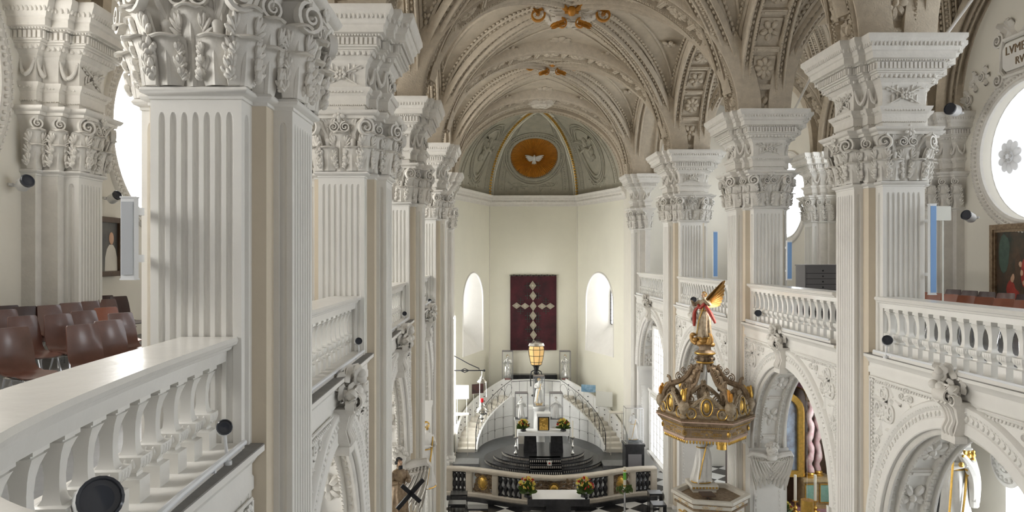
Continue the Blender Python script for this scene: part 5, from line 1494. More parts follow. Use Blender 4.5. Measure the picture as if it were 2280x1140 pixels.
# white and gold saint under the canopy, on a bracket of the pier
q = at(1562,1072,20.9)
t = thing('statue_bracket','small gilt stone bracket on the pier carrying the white and gold saint','bracket',(q.x,q.y,q.z-.25)); m = MB(); m.loft([[(x*k,y*k,z) for x,y in ((-.3,-.3),(.3,-.3),(.3,.3),(-.3,.3))] for k,z in ((.4,-.25),(.8,-.02),(1.05,.02),(1.05,.10),(1.2,.14),(1.2,.24))]); part('shelf',m,M['step'],t)
m = MB(); boxrow(m,(-.35,-.36),(.35,-.36),(0,-1),(.05,.03,.05),.18); part('gilt_edge',m,M['gold'],t)
figure('saint_statue','white and gold draped saint standing between pulpit canopy and tub','statue',(q.x,q.y,q.z-.01),1.6,.2,[((-.105,0,.785),(-.16,-.02,.70),(-.12,-.10,.85)),((.105,0,.785),(.15,-.03,.64),(.04,-.13,.62))],41,'statue','gold','gold','statue',lean=.03)
# ------------------------------------------------------------------ winged cherub corbels on the imposts
def cherub(label, loc, s):
    t = thing('cherub_corbel',label,'corbel',loc,0,'winged cherub heads of the arcade'); t.scale = (s,s,s)
    m = MB(); m.ell((0,-.22,.42),(.17,.19,.21),14,10); m.ell((0,-.41,.40),(.035,.05,.045),6,5); m.ell((0,-.385,.31),(.05,.03,.018),6,4)
    for k in (-1,1): m.ell((k*.065,-.385,.45),(.03,.02,.02),6,5); m.ell((k*.09,-.36,.36),(.07,.06,.06),7,5)
    m.ell((0,-.15,.15),(.2,.16,.2),10,8); part('head',m,M['stone'],t)
    m = MB(); rnd = random.Random(2)
    for k in range(40):
        a = rnd.uniform(0,2*PI); e = rnd.uniform(.1,1.5); m.ell((.18*cos(a)*cos(e),-.22+.2*sin(a)*cos(e),.44+.21*sin(e)),.05,6,5)
    part('curls',m,M['stone'],t)
    for sg in (-1,1):
        m = MB()
        for r_ in range(3):
            for k in range(7): m.merge(leaf_mb(.92-.16*r_-.05*k,.15,.1,.12,7,5,1,.02),TR(sg*(.62-.075*k),-.08-.05*r_-.012*k,.24-.01*k-.05*r_,ry=sg*(3.30+.07*k+.05*r_),s=1))
        m.tube([(0,-.12,.10),(sg*.3,-.16,.26),(sg*.6,-.12,.30),(sg*.70,-.08,.18)],[.08,.10,.09,.05],7)
        part('wing',m,M['stone'],t)
    m = MB(); m.loft([[(x*k,y*k+.05,z) for x,y in ((-.3,-.25),(.3,-.25),(.3,.25),(-.3,.25))] for k,z in ((.3,-.6),(.8,-.1),(1.3,.05),(1.5,.1))]); part('block',m,M['stone'],t)
cherub('white winged cherub head on the arch pier right of the pulpit',(7.46,20.35,E-5.45),.85)
cherub('white winged cherub with big wing peeping out between left piers',(-2.2,18.7,E-5.3),1.1)
cherub('white winged cherub head behind the pulpit crown',(7.46,27.95,E-5.5),1.0)
# gilded figure on the far left pier, crucifix holder
figure('gilded_statue','white and gold draped figure on the last left pier, mostly hidden','statue',at(948,1085,25.8),2.2,.9,None,51,'statue','gold','gold','gold',wings=None)
def beard(t,H,z0):
    m = MB()
    for k in range(9): m.ell(((k%3-1)*.018*H,-.058*H,z0+(.885-.014*(k//3))*H),.018*H,6,5)
    part('beard',m,M['blackm'],t)
q = at(888,1165,17.6); figure('bearded_statue','brown bearded figure low between the left piers behind a black cross','statue',q,1.5,.6,None,52,'brown_gild',None,'blackm','skin',extra=beard)
m = MB(); m.box(-.045,.045,-.03,.03,-.30,.55); m.box(-.28,.28,-.03,.03,.10,.19); o = m.build('cross',M['blackm']); q = at(905,1110,16.9); o.location = q; o.rotation_euler = (0,.75,.2); tag(o,'tilted black cross between the second and third left piers','cross')
# ------------------------------------------------------------------ right aisle: altar, saint, medallion
Y = 27.6
t = thing('side_altar','side altar of mauve and gold with mint panels under a gold framed painting','altar',(10.6,Y,0))
m = MB(); m.box(-1.9,1.9,-1.0,.6,0,1.05); m.box(-2.0,2.0,-1.1,.6,1.05,1.2); part('mensa',m,M['mauve'],t)
for sg in (-1,1):
    xx = sg*1.18; 
    m = MB(); m.box(xx-.48,xx+.48,-.2,.6,1.2,2.15); m.box(xx-.54,xx+.54,-.28,.6,2.15,2.27); m.box(xx-.52,xx+.52,-.26,.6,1.2,1.32); o = part('pedestal',m,M['gildstone'],t)
    m = MB()
    for e in (-.26,.26): m.box(xx+e-.17,xx+e+.17,-.22,-.2,1.42,2.05)
    part('mint_panel',m,M['mint'],o)
    m = MB()
    for e in (-.26,.26):
        for a in (-.19,.19): m.box(xx+e+a-.02,xx+e+a+.02,-.235,-.2,1.40,2.07)
        for z in (1.40,2.05): m.box(xx+e-.2,xx+e+.2,-.235,-.2,z-.01,z+.03)
    part('gilt_border',m,M['gold'],o)
    for j,(cx_,cy_) in enumerate(((xx-.20*sg,-.02),(xx+.18*sg,.22))):
        m = MB(); n = 44; pts = [(cx_+.042*cos(2*PI*3.2*k/n+j),cy_+.042*sin(2*PI*3.2*k/n+j),2.42+2.6*k/n) for k in range(n+1)]; m.tube(pts,[.115+.014*sin(2*PI*6.4*k/n) for k in range(n+1)],12); c = part('twisted_column',m,M['pink'],t)
        m = MB(); m.lathe([(.2,2.27),(.2,2.32),(.15,2.36),(.17,2.40),(.14,2.44)],14,(cx_,cy_,0)); part('gilt_base',m,M['gold'],c)
        m = MB(); m.lathe([(.14,5.0),(.16,5.04),(.15,5.1),(.24,5.36),(.26,5.4),(.26,5.45)],14,(cx_,cy_,0))
        for k in range(8):
            for zz,s in ((5.06,.2),(5.2,.24)): m.merge(leaf_mb(s,.12,.5,.9,7,5,2),basis((cx_+.15*cos(k*PI/4),cy_+.15*sin(k*PI/4),zz),(-sin(k*PI/4),cos(k*PI/4),0),(cos(k*PI/4),sin(k*PI/4),0)))
        part('gilt_capital',m,M['brown_gild'],c)
    m = MB(); m.box(xx-.5,xx+.5,-.25,.6,5.45,5.55); m.box(xx-.46,xx+.46,-.2,.6,5.55,5.85); part('entablature',m,M['mauve'],t)
    m = MB(); m.box(xx-.56,xx+.56,-.32,.6,5.85,5.95); m.box(xx-.52,xx+.52,-.27,.6,5.43,5.47); boxrow(m,(xx-.55,-.3),(xx+.55,-.3),(0,-1),(.05,.06,.06),5.83); part('gilt_cornice',m,M['gold'],t)
m = MB(); m.box(-1.8,1.8,.5,.9,1.2,6.0); part('backing',m,M['wood'],t)
def arched(w,z0,zs,n=14): return [(-w,z0)]+[(-w*cos(PI*k/n),zs+w*sin(PI*k/n)) for k in range(n+1)]+[(w,z0)]
ART = mat('altar_painting',(.42,.52,.66),.5,col2=(.10,.07,.05),vscale=1.1)
t2 = thing('altar_painting','arched painting with blue sky in wide gold frame above the side altar','painting',(10.6,Y-.02,0))
m = MB(); m.loft([[(x,.0,z) for x,z in arched(.52,2.50,4.62)],[(x,.3,z) for x,z in arched(.52,2.50,4.62)]]); part('canvas',m,ART,t2)
m = MB(); oo, ii = arched(.74,2.30,4.62), arched(.50,2.52,4.62)
m.loft([[(x,.1,z) for x,z in oo],[(x,-.10,z) for x,z in oo],[(x*.92,-.14,z) for x,z in oo],[(x*1.04,-.10,z) for x,z in ii],[(x,-.03,z) for x,z in ii],[(x,.1,z) for x,z in ii]]); part('gilt_frame',m,M['gold'],t2)
candlestick('left white candle on the side altar',(10.75,Y-.75,1.2),.45,.9,M['gold'],None,.05); candlestick('right white candle on the side altar beside the brass lamp',(11.45,Y-.75,1.2),.45,.9,M['gold'],None,.05)
bouquet('small green plant at the left end of the side altar',(10.3,Y-.85,1.2),.25,.3,9)
# saint on the right
q = at(2128,1165,19.3)
def staff(t,H,z0):
    m = MB(); m.tube([(-.40*H,-.15*H,.0),(-.24*H,-.12*H,.85*H)],.012*H,6); part('gold_staff',m,M['gold'],t)
    m = MB(); rnd = random.Random(5)
    for k in range(12): m.ell((rnd.uniform(-.13,.10)*H,-.13*H,rnd.uniform(.55,.82)*H),rnd.uniform(.015,.03)*H,8,6)
    part('gold_discs',m,M['gold'],t)
    m = MB(); m.stube([(-.1*H,-.1*H,.8*H),(.05*H,-.15*H,.55*H),(.12*H,-.12*H,.2*H)],[.03*H,.06*H,.05*H],8); m.stube([(.11*H,-.06*H,.8*H),(.15*H,-.1*H,.5*H),(.1*H,-.14*H,.25*H)],[.05*H,.07*H,.05*H],8); part('mantle',m,M['statue'],t)
figure('saint_statue','large white and gold saint with gold staff seen through the right arch','statue',(q.x,q.y,q.z),2.35,.5,None,61,'statue','gold','stone','statue',folds=7,extra=staff)
t = thing('statue_niche','grey stone niche slab behind the large white and gold saint','niche',(q.x+.05,q.y+.45,0)); m = MB(); 
m.loft([[(x,.0,z) for x,z in arched(.62,.0,q.z+2.2)],[(x,.5,z) for x,z in arched(.62,.0,q.z+2.2)]]); part('slab',m,M['stone'],t)
m = MB(); m.loft([[(x,-.03,z) for x,z in arched(.42,q.z,q.z+2.2)],[(x,-.0,z) for x,z in arched(.42,q.z,q.z+2.2)]]); part('dark_hollow',m,M['grey'],t)  # flat dark panel stands for the shade inside the niche
m = MB(); m.box(-.45,.45,-.75,.1,q.z-.4,q.z); m.box(-.35,.35,-.6,.1,q.z-.9,q.z-.4); part('console',m,M['stone'],t)
m = MB(); m.lathe([(.62,0),(.62,.05),(.52,.08),(.50,.03),(.38,.05),(.36,.09),(.26,.10),(.24,.05),(.0,.05)],36)
for k in range(16): m.ell((.44*cos(k*PI/8),.44*sin(k*PI/8),.06),(.05,.05,.05),6,5)
for k in range(8): m.ell((.16*cos(k*PI/4),.16*sin(k*PI/4),.10),(.08,.08,.06),6,5)
q = at(2246,1030,19.1); o = m.build('wall_medallion',M['plaster']); o.matrix_world = basis((12.98,q.y,q.z),(0,1,0),(0,0,-1),(-1,0,0)); tag(o,'round white plaster medallion with rosette on the lower right aisle wall','medallion')
# ================================================================== gallery furnishings
def make_chair(kind):
    t = thing('chair','x','chair'); sh = MB()
    prof = [(.20,.41,.20),(.10,.43,.21),(-.08,.425,.205),(-.17,.445,.20),(-.215,.50,.20),(-.24,.62,.205),(-.262,.75,.195),(-.292,.87,.18),(-.296,.885,.165)]
    rings = []
    for y,z,w in prof:
        c = [(x*w,y+(-.025*(1-x*x) if z > .5 else 0),z+(.0 if z > .5 else .02*(x*x))) for x in (-1,-.96,-.7,-.35,0,.35,.7,.96,1)]
        b = [(x,yy+(-.014 if z > .46 else 0),zz-(.014 if z <= .46 else 0)) for x,yy,zz in c]
        rings.append(c+b[::-1])
    sh.loft(rings); part('shell',sh,M[kind],t)
    for sx in (-1,1):
        for sy in (-1,1):
            m = MB(); m.tube([(sx*.15,.14 if sy > 0 else -.16,.40),(sx*.20,.20 if sy > 0 else -.23,0)],.012,7); part('leg',m,M['chrome'],t)
    m = MB()
    for sy in (.14,-.16): m.tube([(-.16,sy,.40),(.16,sy,.40)],.012,6)
    for sx in (-1,1): m.tube([(sx*.15,.14,.40),(sx*.15,-.16,.40)],.012,6)
    part('seat_frame',m,M['chrome'],t); return t
proto = {}
def chair(px, py, d, rz, kind, label, grp, zf):
    p = at(px,py,d)
    if kind not in proto: o = proto[kind] = make_chair(kind)
    else: o = copy_tree(proto[kind])
    o.location = (p.x+.26,d-.12,zf); o.rotation_euler = (0,0,rz); o['label'] = label; o['group'] = grp
ZG = E-1.60
G = 'brown shell chairs on the left gallery'
RZ = radians(-116)
LCH = [(25,731,7.75,'chair','dark brown shell chair cut by the left picture edge behind the rail'),
(50,702,9.3,'chair','brown shell chair with its seat edge and chrome legs visible, left of centre row'),
(8,691,10.4,'chair','brown shell chair top at the very left edge in the middle row'),
(55,684,11.1,'chair_dark','very dark chair back, left one of the back row by the wall'),
(14,686,11.3,'chair_dark','very dark chair back peeping out at the left picture edge'),
(109,680,11.4,'chair','brown chair back in the back row before the grey pilaster, left'),
(129,701,9.6,'chair','tall looking red brown chair in the middle row, lit low on its back'),
(157,675,12.0,'chair','brown chair in the back row, second from the grey pilaster'),
(183,724,8.1,'chair','plain brown chair nearest the glossy rail, left of two'),
(186,692,10.2,'chair','brown chair in the middle row right of the red brown one'),
(197,672,12.4,'chair','brown chair in the back row right in front of the fluted pilaster'),
(236,686,10.9,'chair_red','orange lit chair back of the middle row near the big pier'),
(242,715,8.65,'chair','brown chair nearest the glossy rail, right of two and next to the big pier'),
(237,667,13.0,'chair','chair top below the portrait in the back row'),
(233,658,14.3,'chair_dark','farthest small chair top below the portrait'),
(268,698,9.8,'chair','sliver of a brown chair touching the big pier'),
(264,660,14.0,'chair_dark','dark chair at the foot of the big pier below the portrait')]
for px,py,d,k,lb in LCH: chair(px,py,d,RZ,k,lb,G,ZG)
G2 = 'chairs on the right gallery'
ZR = E-1.75
for i,y in enumerate((16.6,16.05,15.5,14.95,14.4,13.85,13.3)):
    p = at(0,0,y); lab = ['first','second','third','fourth','fifth','sixth','seventh','eighth'][i]+' red brown chair back from the pier along the right balustrade'
    o = proto.get('chair_red'); o = copy_tree(o); o.location = (9.15,y,ZR+.11); o.rotation_euler = (0,0,radians(114)); o['label'] = lab; o['group'] = G2
for i,y in enumerate((17.6,17.0,16.4,15.8,15.2)):
    lab = ['first','second','third','fourth','fifth'][i]+' dark chair back from the pier, second row behind the red brown chairs'
    o = copy_tree(proto['chair_dark' if i != 3 else 'chair']); o.location = (10.5,y,ZR+.12); o.rotation_euler = (0,0,radians(114)); o['label'] = lab; o['group'] = G2
# column loudspeakers
def speaker(label, x0, x1, y0, y1, d, rz, mm, grp=None):
    a, b = at(x0,y0,d), at(x1,y1,d); w = b.x-a.x; h = a.z-b.z
    t = thing('column_speaker',label,'loudspeaker',((a.x+b.x)/2,d,b.z),rz); m = MB(); w = w*.9
    m.box(-w/2,w/2,-.03,.05,0,h); m.box(-w/2-.006,w/2+.006,-.035,.055,h,h+.012); m.box(-w/2-.006,w/2+.006,-.035,.055,-.012,0); part('cabinet',m,M['white'],t,smooth=False)
    m = MB(); m.box(-w*.43,w*.43,-.038,-.03,.03,h-.03); part('grille',m,M[mm],t,smooth=False)
    m = MB(); m.box(-.03,.03,.05,.2,h*.2,h*.2+.06); m.box(-.03,.03,.05,.2,h*.8,h*.8+.06); part('wall_bracket',m,M['white'],t); return t
speaker('tall white column speaker on the left edge of the nearest pier',271,304,441,620,5.98,0,'mesh')
speaker('tall blue lit column speaker at the edge of the big right pier',2068,2084,455,655,13.65,radians(0),'bluemesh')
speaker('blue column speaker on the second right pier above the drawer cabinet',1751,1763,537,623,20.2,0,'bluemesh')
speaker('blue column speaker on the right pier left of the pulpit angel',1587,1598,515,617,27.9,0,'bluemesh')
a = at(2100,475,13.9); m = MB(); m.box(-.14,.14,-.01,.01,-.13,.13); m.box(-.012,.012,.0,.02,-1.6,-.13); o = m.build('square_signboard',M['paper']); o.location = a; tag(o,'small pale blue white square panel on a rod behind the tall blue speaker','sign')
# wall spotlights
def spotlight(label, px, py, d, r, aim, arm, grp='spotlights', L=None, body='white'):
    p = at(px,py,d); t = thing('spotlight',label,'spotlight',p,0,grp); v = Vector(aim).normalized(); L = L or r*2.2
    T = Vector((0,0,1)).rotation_difference(v).to_matrix().to_4x4()
    m = MB(); m.lathe([(0,-L),(r*.85,-L),(r,-L*.85),(r,0),(r*.92,.0),(r*.88,-.02),(0,-.02)],20,(0,0,0),T); part('housing',m,M[body],t)
    m = MB(); m.lathe([(r*1.01,-r*.35),(r*1.04,-.0),(r*.9,.012),(r*.86,-.01)],20,(0,0,0),T); m.lathe([(r*.86,-.012),(0,-.005)],20,(0,0,0),T); part('lens_ring',m,M['lens'],t)
    b = Vector(arm); m = MB(); c = -v*L*.5; m.tube([c, c+b*.5, b+c*.3, b],r*.22,7); m.lathe([(r*.5,-.02),(r*.5,.02)],14,b); part('mount',m,M[body],t)
spotlight('white spotlight on the left gallery wall at the picture edge',62,402,11.5,.10,(.75,-.5,.35),(-.32,.1,-.05),L=.22)
spotlight('white spotlight on the left wall beside the oval window',262,434,14.3,.09,(.75,-.4,.4),(-.28,.1,-.05),L=.22)
spotlight('spotlight on the right gallery wall beside the oval frame',2150,478,18.4,.12,(-.8,-.4,.3),(.33,.1,-.06),L=.28)
spotlight('spotlight on top of the grey wall pilaster cornice',2114,242,19.6,.15,(-.8,-.4,.1),(.35,.1,-.1),L=.32)
spotlight('big black fronted spotlight at the lower left near the camera',224,1110,3.72,.105,(.55,-.75,.35),(-.02,.05,-.25),L=.26)
for px,py,d,r,lb in ((500,951,5.75,.058,'white spotlight on the ledge against the nearest pier'),(799,759,12.0,.055,'small spotlight on the ledge at the second left pier'),(901,698,18.7,.055,'small spotlight on the ledge at the third left pier'),(957,669,26.1,.06,'tiny spotlight on the ledge at the last left pier'),(1976,757,13.25,.085,'spotlight on the ledge at the foot of the big right pier'),(1688,697,19.75,.085,'spotlight on the ledge right of the pulpit angel'),(1544,667,25.9,.10,'spotlight on the ledge left of the pulpit angel')):
    x = 1 if px < 1090 else -1
    spotlight(lb,px,py,d,r,(x*.35,-.8,.35),(x*.02,.02,-.28 if px<1090 else -.3),'ledge spotlights',L=r*1.7)
# paintings
PORT = mat('portrait_canvas',(.13,.12,.10),.45,col2=(.055,.055,.055),vscale=2)
t = thing('portrait_painting','dark framed portrait of a man in white on the left gallery wall','painting',(WL+.06,14.45,E-.36)); T = basis((0,0,0),(0,-1,0),(1,0,0))
m = MB(); m.box(-.38,.38,0,.03,.05,1.07,T); part('canvas',m,PORT,t)
m = MB()
for s in (-1,1): m.box(s*.40-.06,s*.40+.06,-.02,.08,0,1.12,T)
for z in (0,1.02): m.box(-.34,.34,-.02,.078,z,z+.10,T)
for k in range(12): m.ell((.41*(1 if k%2 else -1),.08,.05+.085*k),.03,6,5,T)
part('picture_frame',m,M['wood'],t)
m = MB(); m.ell((-.1,.035,.72),(.09,.012,.12),10,8,T); part('painted_head',m,M['skin'],t)
m = MB(); m.loft([[(-.1+x*k,.03+.012*e,z) for x,e in ((-.2,0),(-.12,1),(.12,1),(.2,0))] for z,k in ((.08,1.2),(.35,1.15),(.52,.8),(.6,.35))],True,True,True,T); part('painted_robe',m,M['step'],t)
BIG = mat('dark_oil_canvas',(.10,.055,.03),.4,col2=(.012,.02,.014),vscale=2.2)
ya, yb = 16.3, 19.62
t = thing('large_painting','large dark oil painting in a gold frame below the right oval window','painting',(WR-.05,(ya+yb)/2,E-1.25)); T = basis((0,0,0),(0,1,0),(-1,0,0)); w = (yb-ya)/2
m = MB(); m.box(-w+.1,w-.1,-.03,.03,.1,1.95,T); part('canvas',m,BIG,t)
m = MB(); prof = []
for s in (-1,1): m.box(s*(w-.06)-.11,s*(w-.06)+.11,-.03,.08,-.02,2.08,T); m.box(s*(w-.10)-.03,s*(w-.10)+.03,.08,.12,.05,2.0,T)
for z in (-.02,1.88): m.box(-w+.17,w-.17,-.03,.078,z,z+.2,T); m.box(-w+.13,w-.13,.078,.118,z+.07,z+.13,T)
part('picture_frame',m,M['brown_gild'],t)
rnd = random.Random(12)
for k,(mm,n) in enumerate((('red',5),('oil_green',4),('skin',9),('wood',8))):
    m = MB()
    for i in range(n):
        h = rnd.uniform(.25,.5); m.ell((rnd.uniform(-w+.4,w-.3),.032,rnd.uniform(.4,1.1) if mm != 'oil_green' else rnd.uniform(1.3,1.7)),(.08 if mm == 'skin' else rnd.uniform(.12,.3),.008,.10 if mm == 'skin' else h),10,6,T)
    part(['red_robes','green_clouds','painted_faces','brown_figures'][k],m,M[mm],t)
# drawer cabinet on the right gallery
a = at(1782,592,23.3); b = at(1862,640,23.3)
t = thing('drawer_cabinet','low grey plan chest with many shallow drawers on the right gallery','cabinet',((a.x+b.x)/2+.4,23.3,ZR)); wd = (b.x-a.x)/2+.4; h = a.z-ZR
m = MB(); m.box(-wd,wd,-.35,.35,0,h); m.box(-wd-.02,wd+.02,-.37,.37,h,h+.04); part('body',m,M['graywood'],t)
for k in range(8):
    z = h-.05-(k+1)*.165; m = MB(); m.box(-wd+.05,wd-.05,-.375,-.35,z,z+.15); o = part('drawer',m,M['graywood'],t)
    m = MB()
    for s in (-.45,.45): m.ell((s*wd,-.39,z+.075),(.025,.02,.025),8,6)
    part('knob',m,M['blackm'],o)
    m = MB(); m.box(-wd+.03,wd-.03,-.356,-.345,z-.012,z); part('drawer_gap',m,M['black'],t)
# carved tablet with inscription and cartouche scrolls above the right oval window
q = at(2262,118,18.6); X_ = WR-.03
t = thing('inscription_cartouche','plaster cartouche with gold lettering above the right oval window','inscription',(X_,q.y,q.z)); T = basis((0,0,0),(0,-1,0),(-1,0,0))
m = MB(); m.loft([[(a_,o_,b_) for a_,b_ in ((-.62,-.22),(-.5,-.34),(.5,-.34),(.62,-.22),(.62,.22),(.5,.36),(-.5,.36),(-.62,.22))] for o_ in (-.02,.06)],True,True,True,T); part('tablet',m,M['plaster'],t)
m = MB(); rnd = random.Random(4)
m.tube([(-.7,.03,-.3),(-.55,.05,-.45),(.55,.05,-.45),(.7,.03,-.3),(.7,.03,.3),(.55,.05,.46),(-.55,.05,.46),(-.7,.03,.3)],.06,6,T,loop=True)
for s in (-1,1):
    for z in (-.5,.5): m.merge(volute_mb(.2,.12,s),T @ TR(s*.78,.04,z))
    zc_ = E+2.6-q.z
    for k in range(11):
        an = radians(118+8.5*k); wob = .16*sin(k*1.9); cx_ = -.27-s*(2.62+wob)*cos(an); cz_ = zc_+(2.42+wob)*sin(an)
        m.merge(flower_mb(.13,6),T @ TR(cx_,.0,cz_)) if k%3 == 1 else m.merge(volute_mb(.13,.07,s),T @ TR(cx_,.02,cz_))
        for e in range(3): m.merge(leaf_mb(.26,.16,.4,.7,7,5,3),T @ TR(cx_,0,cz_,ry=rnd.uniform(0,6.28)))
for k in range(12): m.merge(leaf_mb(.4,.22,.4,.7,7,5,3),T @ TR(rnd.uniform(-.6,.6),0,.5,ry=rnd.uniform(-1.2,1.2)))
part('scrollwork',m,M['stone'],t)
for txt,zz,sz in (('LVMEN',.06,.30),('RV',-.24,.26)):
    cu = bpy.data.curves.new('lettering','FONT'); cu.body = txt; cu.size = sz; cu.extrude = .008; cu.align_x = 'LEFT'
    o = bpy.data.objects.new('lettering_curve',cu); COL.objects.link(o); bpy.context.view_layer.update()
    me = bpy.data.meshes.new_from_object(o.evaluated_get(bpy.context.evaluated_depsgraph_get())); bpy.data.objects.remove(o)
    me.materials.clear(); me.materials.append(M['brown_gild']); o = bpy.data.objects.new('lettering',me); COL.objects.link(o); o.parent = t
    o.matrix_local = Matrix(((0,0,-1,-.07),(-1,0,0,.50-(.0 if txt == 'LVMEN' else .36)),(0,1,0,zz),(0,0,0,1)))
# ------------------------------------------------------------------ small chancel things
a = at(1003,825,37.5); e = at(1078,826,37.5)
t = thing('lamp_bracket','black wrought iron bracket with diagonal stay reaching out from the left pier','bracket',(a.x,37.5,a.z)); w = e.x-a.x
m = MB(); m.tube([(0,0,0),(w,0,0)],.03,6)
for s in (-1,1): m.tube([(.3*w,0,0),(.42*w,0,s*.1),(.55*w,0,0)],.022,5)
m.tube([(.36*w,0,.05),(.42*w,0,0),(.36*w,0,-.05)],.02,5); m.ell((w,0,0),.06,8,6); part('arm',m,M['iron'],t)
m = MB(); m.tube([(0,0,.82),(.55*w,0,.32),(.85*w,0,.10),(.85*w,0,.0)],.025,6); part('stay',m,M['iron'],t)
q = at(1073,850,37.5)
t = thing('sanctuary_lamp','hanging silver sanctuary lamp with red glass light','lamp',(q.x,37.5,q.z-1.0))
m = MB(); m.lathe([(.0,.42),(.02,.36),(.06,.30),(.10,.26),(.10,.2),(.20,.12),(.25,.05),(.22,.03),(.0,.05)],16,(0,0,.95)); part('canopy',m,M['silver'],t)
m = MB()
for k in range(3): m.tube([(.2*cos(2.1*k),.2*sin(2.1*k),1.0),(.24*cos(2.1*k),.24*sin(2.1*k),-.35)],.008,4)
m.tube([(0,0,1.35),(0,0,1.6)],.01,4); part('chain',m,M['silver'],t)
m = MB(); m.lathe([(.0,-.98),(.04,-.95),(.03,-.88),(.10,-.82),(.12,-.75),(.06,-.68),(.2,-.58),(.30,-.48),(.24,-.42),(.27,-.38),(.22,-.3),(.12,-.22),(.16,-.16),(.10,-.08),(.12,.0),(.0,.0)],18)
for k in range(6): m.merge(volute_mb(.09,.06,1),TR(.30*cos(k*PI/3),.30*sin(k*PI/3),-.42,rz=k*PI/3))
part('bowl',m,M['silver'],t)
m = MB(); m.lathe([(.07,.0),(.085,.08),(.08,.18),(.0,.2)],12); part('red_glass',m,M['redglass'],t)
def board(name,label,cat,px0,px1,py0,py1,d,m_,rz=0,legs=True):
    a,b = at(px0,py0,d),at(px1,py1,d); t = thing(name,label,cat,((a.x+b.x)/2,d,b.z),rz); w = (b.x-a.x)/2; h = a.z-b.z
    m = MB(); m.box(-w,w,0,.04,0,h); part('panel',m,m_,t)
    if legs:
        m = MB(); m.box(-w*.7,-w*.65,.05,.07,.462-b.z,0); m.box(w*.65,w*.7,.05,.07,.462-b.z,0); m.box(-w*.75,w*.75,.05,.09,-.03,.02); part('stand',m,M['paper'],t)
PH = mat('dark_photo',(.10,.03,.02),.4,col2=(.01,.01,.012),vscale=2.5); BL = mat('blue_photo',(.45,.62,.75),.4,col2=(.06,.20,.34),vscale=3)
board('pale_board','pale cream board at the left chancel wall','board',1013,1044,858,888,38.9,M['paper'])
board('dark_poster','dark photographic poster on the left apse wall behind the staircase','poster',1050,1078,855,876,40.6,PH,radians(25))
board('blue_poster','blue photographic poster on the right apse wall behind the staircase','poster',1294,1326,857,873,40.6,BL,radians(-20))
board('white_board','plain white board against the right apse wall','board',1326,1364,872,905,40.2,M['paper'],radians(-25))
for px,py,lb,d in ((1028,921,'small pale side table left of the left staircase',37.6),(1372,917,'small pale side table right of the right staircase',37.8)):
    q = at(px,py,d); t = thing('side_table',lb,'table',(q.x,d,.462)); h = q.z-.462; m = MB(); m.box(-.35,.35,-.25,.25,h-.05,h); part('table_top',m,M['step'],t)
    for sx in (-1,1):
        for sy in (-1,1): m = MB(); m.box(sx*.3-.012,sx*.3+.012,sy*.2-.012,sy*.2+.012,0,h-.05); part('leg',m,M['step'],t)
# shrine case on the right chancel side
q = at(1410,985,34.6)
m = MB(); m.box(-.42,.42,-.4,.4,0,q.z-.462-.1); m.box(-.46,.46,-.42,.42,q.z-.562,q.z-.462); o = m.build('black_plinth',M['black']); o.location = (q.x,34.6,.462); tag(o,'black block plinth under the right hand glass case','plinth')
m = MB(); m.box(-.3,.3,-.415,-.4,.2,q.z-.9); part('front_panel',m,M['graywood'],o)
glass_case('clear glass case with dark base at the right chancel wall',(q.x,34.6,q.z+.01),.78,.6,1.6,'chrome')
figure('saint_statue','white and grey saint figure in the right wall glass case','statue',(q.x,34.6,q.z+.03),1.15,.2,[((-.105,0,.785),(-.17,-.02,.72),(-.14,-.08,.9)),((.105,0,.785),(.18,-.02,.62),(.2,-.08,.5))],71,'statue','gold','brown_gild','statue',base=(.26,.12,'black'))
# front altar in the nave
y0 = 28.9; 
t = thing('front_altar','black stone altar with white top cloth before the communion rail','altar',(2.57,y0,0)); ZF = 1.22
m = MB(); m.box(-1.15,1.15,-.55,.55,ZF-.27,ZF); part('table_top',m,M['black'],t)
m = MB(); m.box(-.46,.46,-.42,.42,.36,ZF-.27); part('pedestal',m,M['black'],t)
m = MB(); m.box(-1.3,1.3,-.7,.7,.28,.36); part('dais',m,M['black'],t)
m = MB(); m.box(-.98,.98,-.56,.56,ZF,ZF+.012); part('altar_cloth',m,M['cloth'],t)
bouquet('red and green flower arrangement at the left end of the front altar',(1.42,28.6,ZF),.30,.62,3); bouquet('red and green flower arrangement at the right end of the front altar',(3.55,28.6,ZF),.32,.62,4)
q = at(1391,1090,29.2)
t = thing('paschal_candle','tall white candle with green band on a steel stand with leafy wreath','candle',(q.x,29.2,0))
m = MB(); m.lathe([(.22,.28),(.22,.31),(.04,.34),(.035,q.z-.08),(.10,q.z-.02),(.10,q.z),(.0,q.z)],14); part('stand',m,M['chrome'],t)
m = MB(); m.lathe([(.055,q.z),(.055,q.z+.86),(.0,q.z+.88)],14); part('candle',m,M['wax'],t)
m = MB(); m.lathe([(.058,q.z+.38),(.058,q.z+.66)],14); part('green_band',m,M['greenpaint'],t)
m = MB(); m.lathe([(.058,q.z+.12),(.058,q.z+.18)],14); m.lathe([(.058,q.z+.70),(.058,q.z+.76)],14); part('gold_band',m,M['gold'],t)
m = MB(); lf = leaf_mb(.14,.06,.6,.5,5,5,1,.004); rnd = random.Random(1)
for k in range(60): a = rnd.uniform(0,2*PI); r = rnd.uniform(.12,.3); m.merge(lf,TR(r*cos(a),r*sin(a),q.z-.06+rnd.uniform(-.04,.08),rx=rnd.uniform(-1.5,1.5),rz=a))
part('wreath',m,M['leaf'],t)
